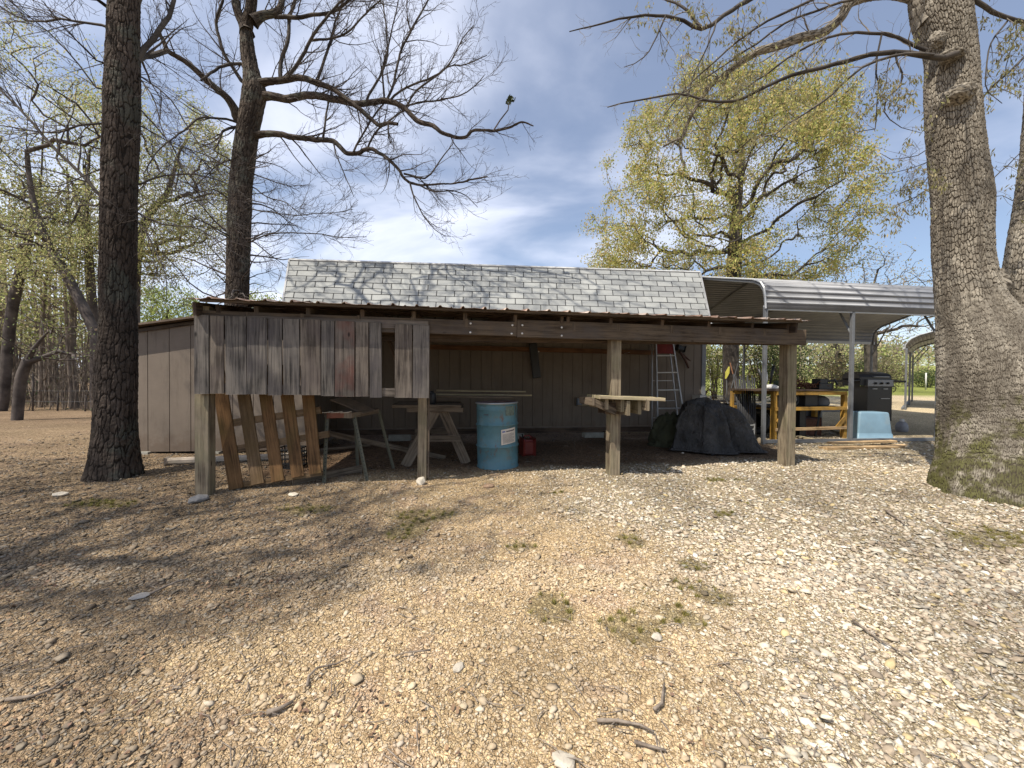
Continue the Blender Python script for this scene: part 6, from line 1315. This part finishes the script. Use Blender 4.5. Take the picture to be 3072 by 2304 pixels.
mb=MB(); mb.tube([q+Vector((-.18,.18,.2)),q+Vector((-.20,.65,.85)),q+Vector((.16,.70,.85)),q+Vector((.18,.18,.2))],.012,7); mb.build('handle',AL,mw,True)
q=onyard(2225,7.75); mb=MB()
for k in range(3): mb.beam(q+Vector((-.05,0,.10+.09*k)),q+Vector((.30,.06,.13+.09*k)),.02,.02)
mb.beam(q+Vector((.12,.02,.02)),q+Vector((.16,.05,.34)),.02,.02); mb.beam(q+Vector((-.05,0,.0)),q+Vector((-.05,0,.30)),.02,.02); mb.beam(q+Vector((.30,.06,.0)),q+Vector((.30,.06,.33)),.02,.02)
o=mb.build('wire_rack',AL); tag(o,'small grey metal rack lying beside the tarp heap near the pipes','rack')
for px,y,h,lab in ((2345,9.4,.9,'black tall canister standing behind the yellow workbench, left one'),(2440,9.6,.7,'squat black canister standing behind the yellow workbench, right one')):
    q=onyard(px,y); mb=MB(); mb.lathe([(0,0),(.17,0),(.18,.05),(.18,h-.12),(.10,h-.02),(.06,h),(.06,h+.05),(0,h+.05)],q,22); o=mb.build('canister',BLACK,None,True); tag(o,lab,'canister')
# folding chair
q=P(2118,1230,9.2); q.z=float(gz(q.x,q.y)); chr_=thing('lawn_chair','rusty framed lawn chair with grey back just right of the shed corner','chair',tuple(q))
for s_ in (0,.42):
    mb=MB(); mb.tube([q+Vector((-.22,s_,0)),q+Vector((-.18,s_,.42)),q+Vector((.02,s_,.95)),q+Vector((.06,s_,1.0)),q+Vector((.13,s_,.92)),q+Vector((.2,s_,.6)),q+Vector((.28,s_,0))],.016,8); mb.build('side_frame',RUST,chr_,True)
mb=MB(); mb.beam(q+Vector((-.18,.21,.42)),q+Vector((.22,.21,.40)),.42,.03); mb.build('seat',BLACK,chr_,bevel=.01); mb=MB(); mb.beam(q+Vector((-.16,.21,.5)),q+Vector((-.0,.21,.95)),.42,.03,(1,0,0)); mb.build('backrest',plain('chair_grey',(.18,.18,.17),.7),chr_,bevel=.01)
# yellow paddle leaning
q=P(2182,1150,9.0); a=Vector((q.x+.02,9.0,float(gz(q.x,9.0)))); pd=thing('paddle','yellow bladed paddle leaning upright under the carport','paddle',tuple(a))
mb=MB(); tp2=P(2186,1100,9.0); mb.tube([a,P(2180,1140,9.0)],.014,7); mb.build('shaft',BLACK,pd,True); mb=MB(); A=P(2177,1136,9.0);B=P(2188,1100,9.0); d=(B-A); m_=A+d*.5
k=Vector((.045,0,-.01)); mb.hexa([A-k*.3,A-k*.3+Vector((0,.01,0)),A+k*.3+Vector((0,.01,0)),A+k*.3,m_-k,m_-k+Vector((0,.01,0)),m_+k+Vector((0,.01,0)),m_+k]); mb.hexa([m_-k,m_-k+Vector((0,.01,0)),m_+k+Vector((0,.01,0)),m_+k,B-k*.3,B-k*.3+Vector((0,.01,0)),B+k*.2+Vector((0,.01,0)),B+k*.2]); mb.build('blade',plain('yellow_blade',(.60,.55,.10),.5),pd)
for k,(x0,y0,x1,y1,m,lab) in enumerate(((2190,1088,2206,1150,RUST,'dark rusty rod leaning right of the yellow paddle'),(2214,1090,2198,1150,DSTEEL,'thin steel rod crossing behind the rusty rod'))):
    a=P(x1,y1,8.9);b=P(x0,y0,8.9); d=(a-b).normalized(); e_=a+d*((a.z-float(gz(a.x,a.y)))/-d.z) if d.z<0 else a; mb=MB(); mb.tube([b,e_],.012,6); o=mb.build('rod',m,None,True); tag(o,lab,'rod')
# thin white pole beside the shed corner
a=P(2116,1030,9.6);b=P(2113,1120,9.6); mb=MB(); b.z=float(gz(b.x,9.6)); mb.tube([b,a+Vector((0,0,.6))],.012,7); o=mb.build('white_pole',WHITE,None,True); tag(o,'thin white pole standing just right of the shed corner','pole')
# small table behind the chair and white block
q=P(2145,1185,10.5); q.z=float(gz(q.x,10.5)); tb2=thing('folding_table','low folding table behind the lawn chair under the carport','table',tuple(q))
mb=MB(); mb.beam(q+Vector((-.5,0,.62)),q+Vector((.5,0,.62)),.5,.03); mb.build('top',WD['old'],tb2)
for x in (-.4,.4):
    mb=MB(); mb.tube([q+Vector((x,-.2,0)),q+Vector((-x*.3,.2,.6))],.014,6); mb.build('leg',RUST,tb2,True)
mb=MB(); q=P(2120,1193,7.75); q.z=P(2120,1199,7.75).z
c_=Vector((q.x,8.1,0)); mb.box((c_.x,c_.y,float(gz(c_.x,c_.y))),.16,.3,.88,ANG); o=mb.build('white_crate',plain('white_crate_slats',(.5,.48,.43),.7),None,bevel=.01); tag(o,'white slatted crate stack behind the black tarp','crate')
# black milk crate under the pallet gap
q=G(868,1400); mc=thing('milk_crate','black open lattice crate on the ground behind the pallet','crate',tuple(q)); mb=MB(); w=.15
for z in (0,.06,.12,.18,.24):
    for a,b in (((-w,-w),(w,-w)),((w,-w),(w,w)),((w,w),(-w,w)),((-w,w),(-w,-w))): mb.beam(q+Vector((*a,z+.01)),q+Vector((*b,z+.01)),.012,.016)
for k in range(6):
    t_=-w+2*w*k/5
    for a in ((t_,-w),(t_,w),(-w,t_),(w,t_)): mb.beam(q+Vector((*a,0)),q+Vector((*a,.255)),.010,.010)
mb.build('lattice',BLACK,mc); mb=MB(); mb.beam(q+Vector((-w,0,.006)),q+Vector((w,0,.006)),2*w,.008); mb.build('base',BLACK,mc)
# wire fence at the woods edge
FP_=[]
for px in (60,97,170,300,-40): q=P(px,1225,12.6); FP_.append(q)
fn=thing('wire_fence','thin wire fence with dark posts along the left woods','fence',(-15,12.6,0))
for px,top in ((-60,1180),(60,1170),(97,1120),(172,1180),(255,1185),(330,1185)):
    q=P(px,top,12.6); z=float(gz(q.x,12.6)); mb=MB(); mb.tube([(q.x,12.6,z-.1),(q.x+.02,12.6,q.z)],.025,6); mb.build('post',TW1,fn,True)
for h in (.35,.7):
    mb=MB(); a=P(-60,1200,12.6);b=P(400,1200,12.6); mb.tube([(a.x,12.6,h),((a.x+b.x)/2,12.6,h-.04),(b.x,12.6,h)],.006,4); mb.build('wire',DSTEEL,fn)
# white far-field items beyond the lawn
q=P(2778,1130,30); z=float(gz(q.x,30)); mb=MB(); mb.tube([(q.x,30,z),(q.x,30,q.z+.3)],.05,6); o=mb.build('marker_post',WHITE,None,True); tag(o,'short pale marker post on the far grass at right','post')
q=P(2150,1110,24); z=float(gz(q.x,24)); sf=thing('swing_frame','pale metal goal like frame far off seen through the shelter','frame',(q.x,24,z))
mb=MB(); a=P(2132,1092,24);b=P(2165,1092,24); mb.tube([(a.x,24,z),(a.x,24,a.z),(b.x,24,b.z),(b.x,24,z)],.03,6); mb.build('tube_frame',WHITE,sf)
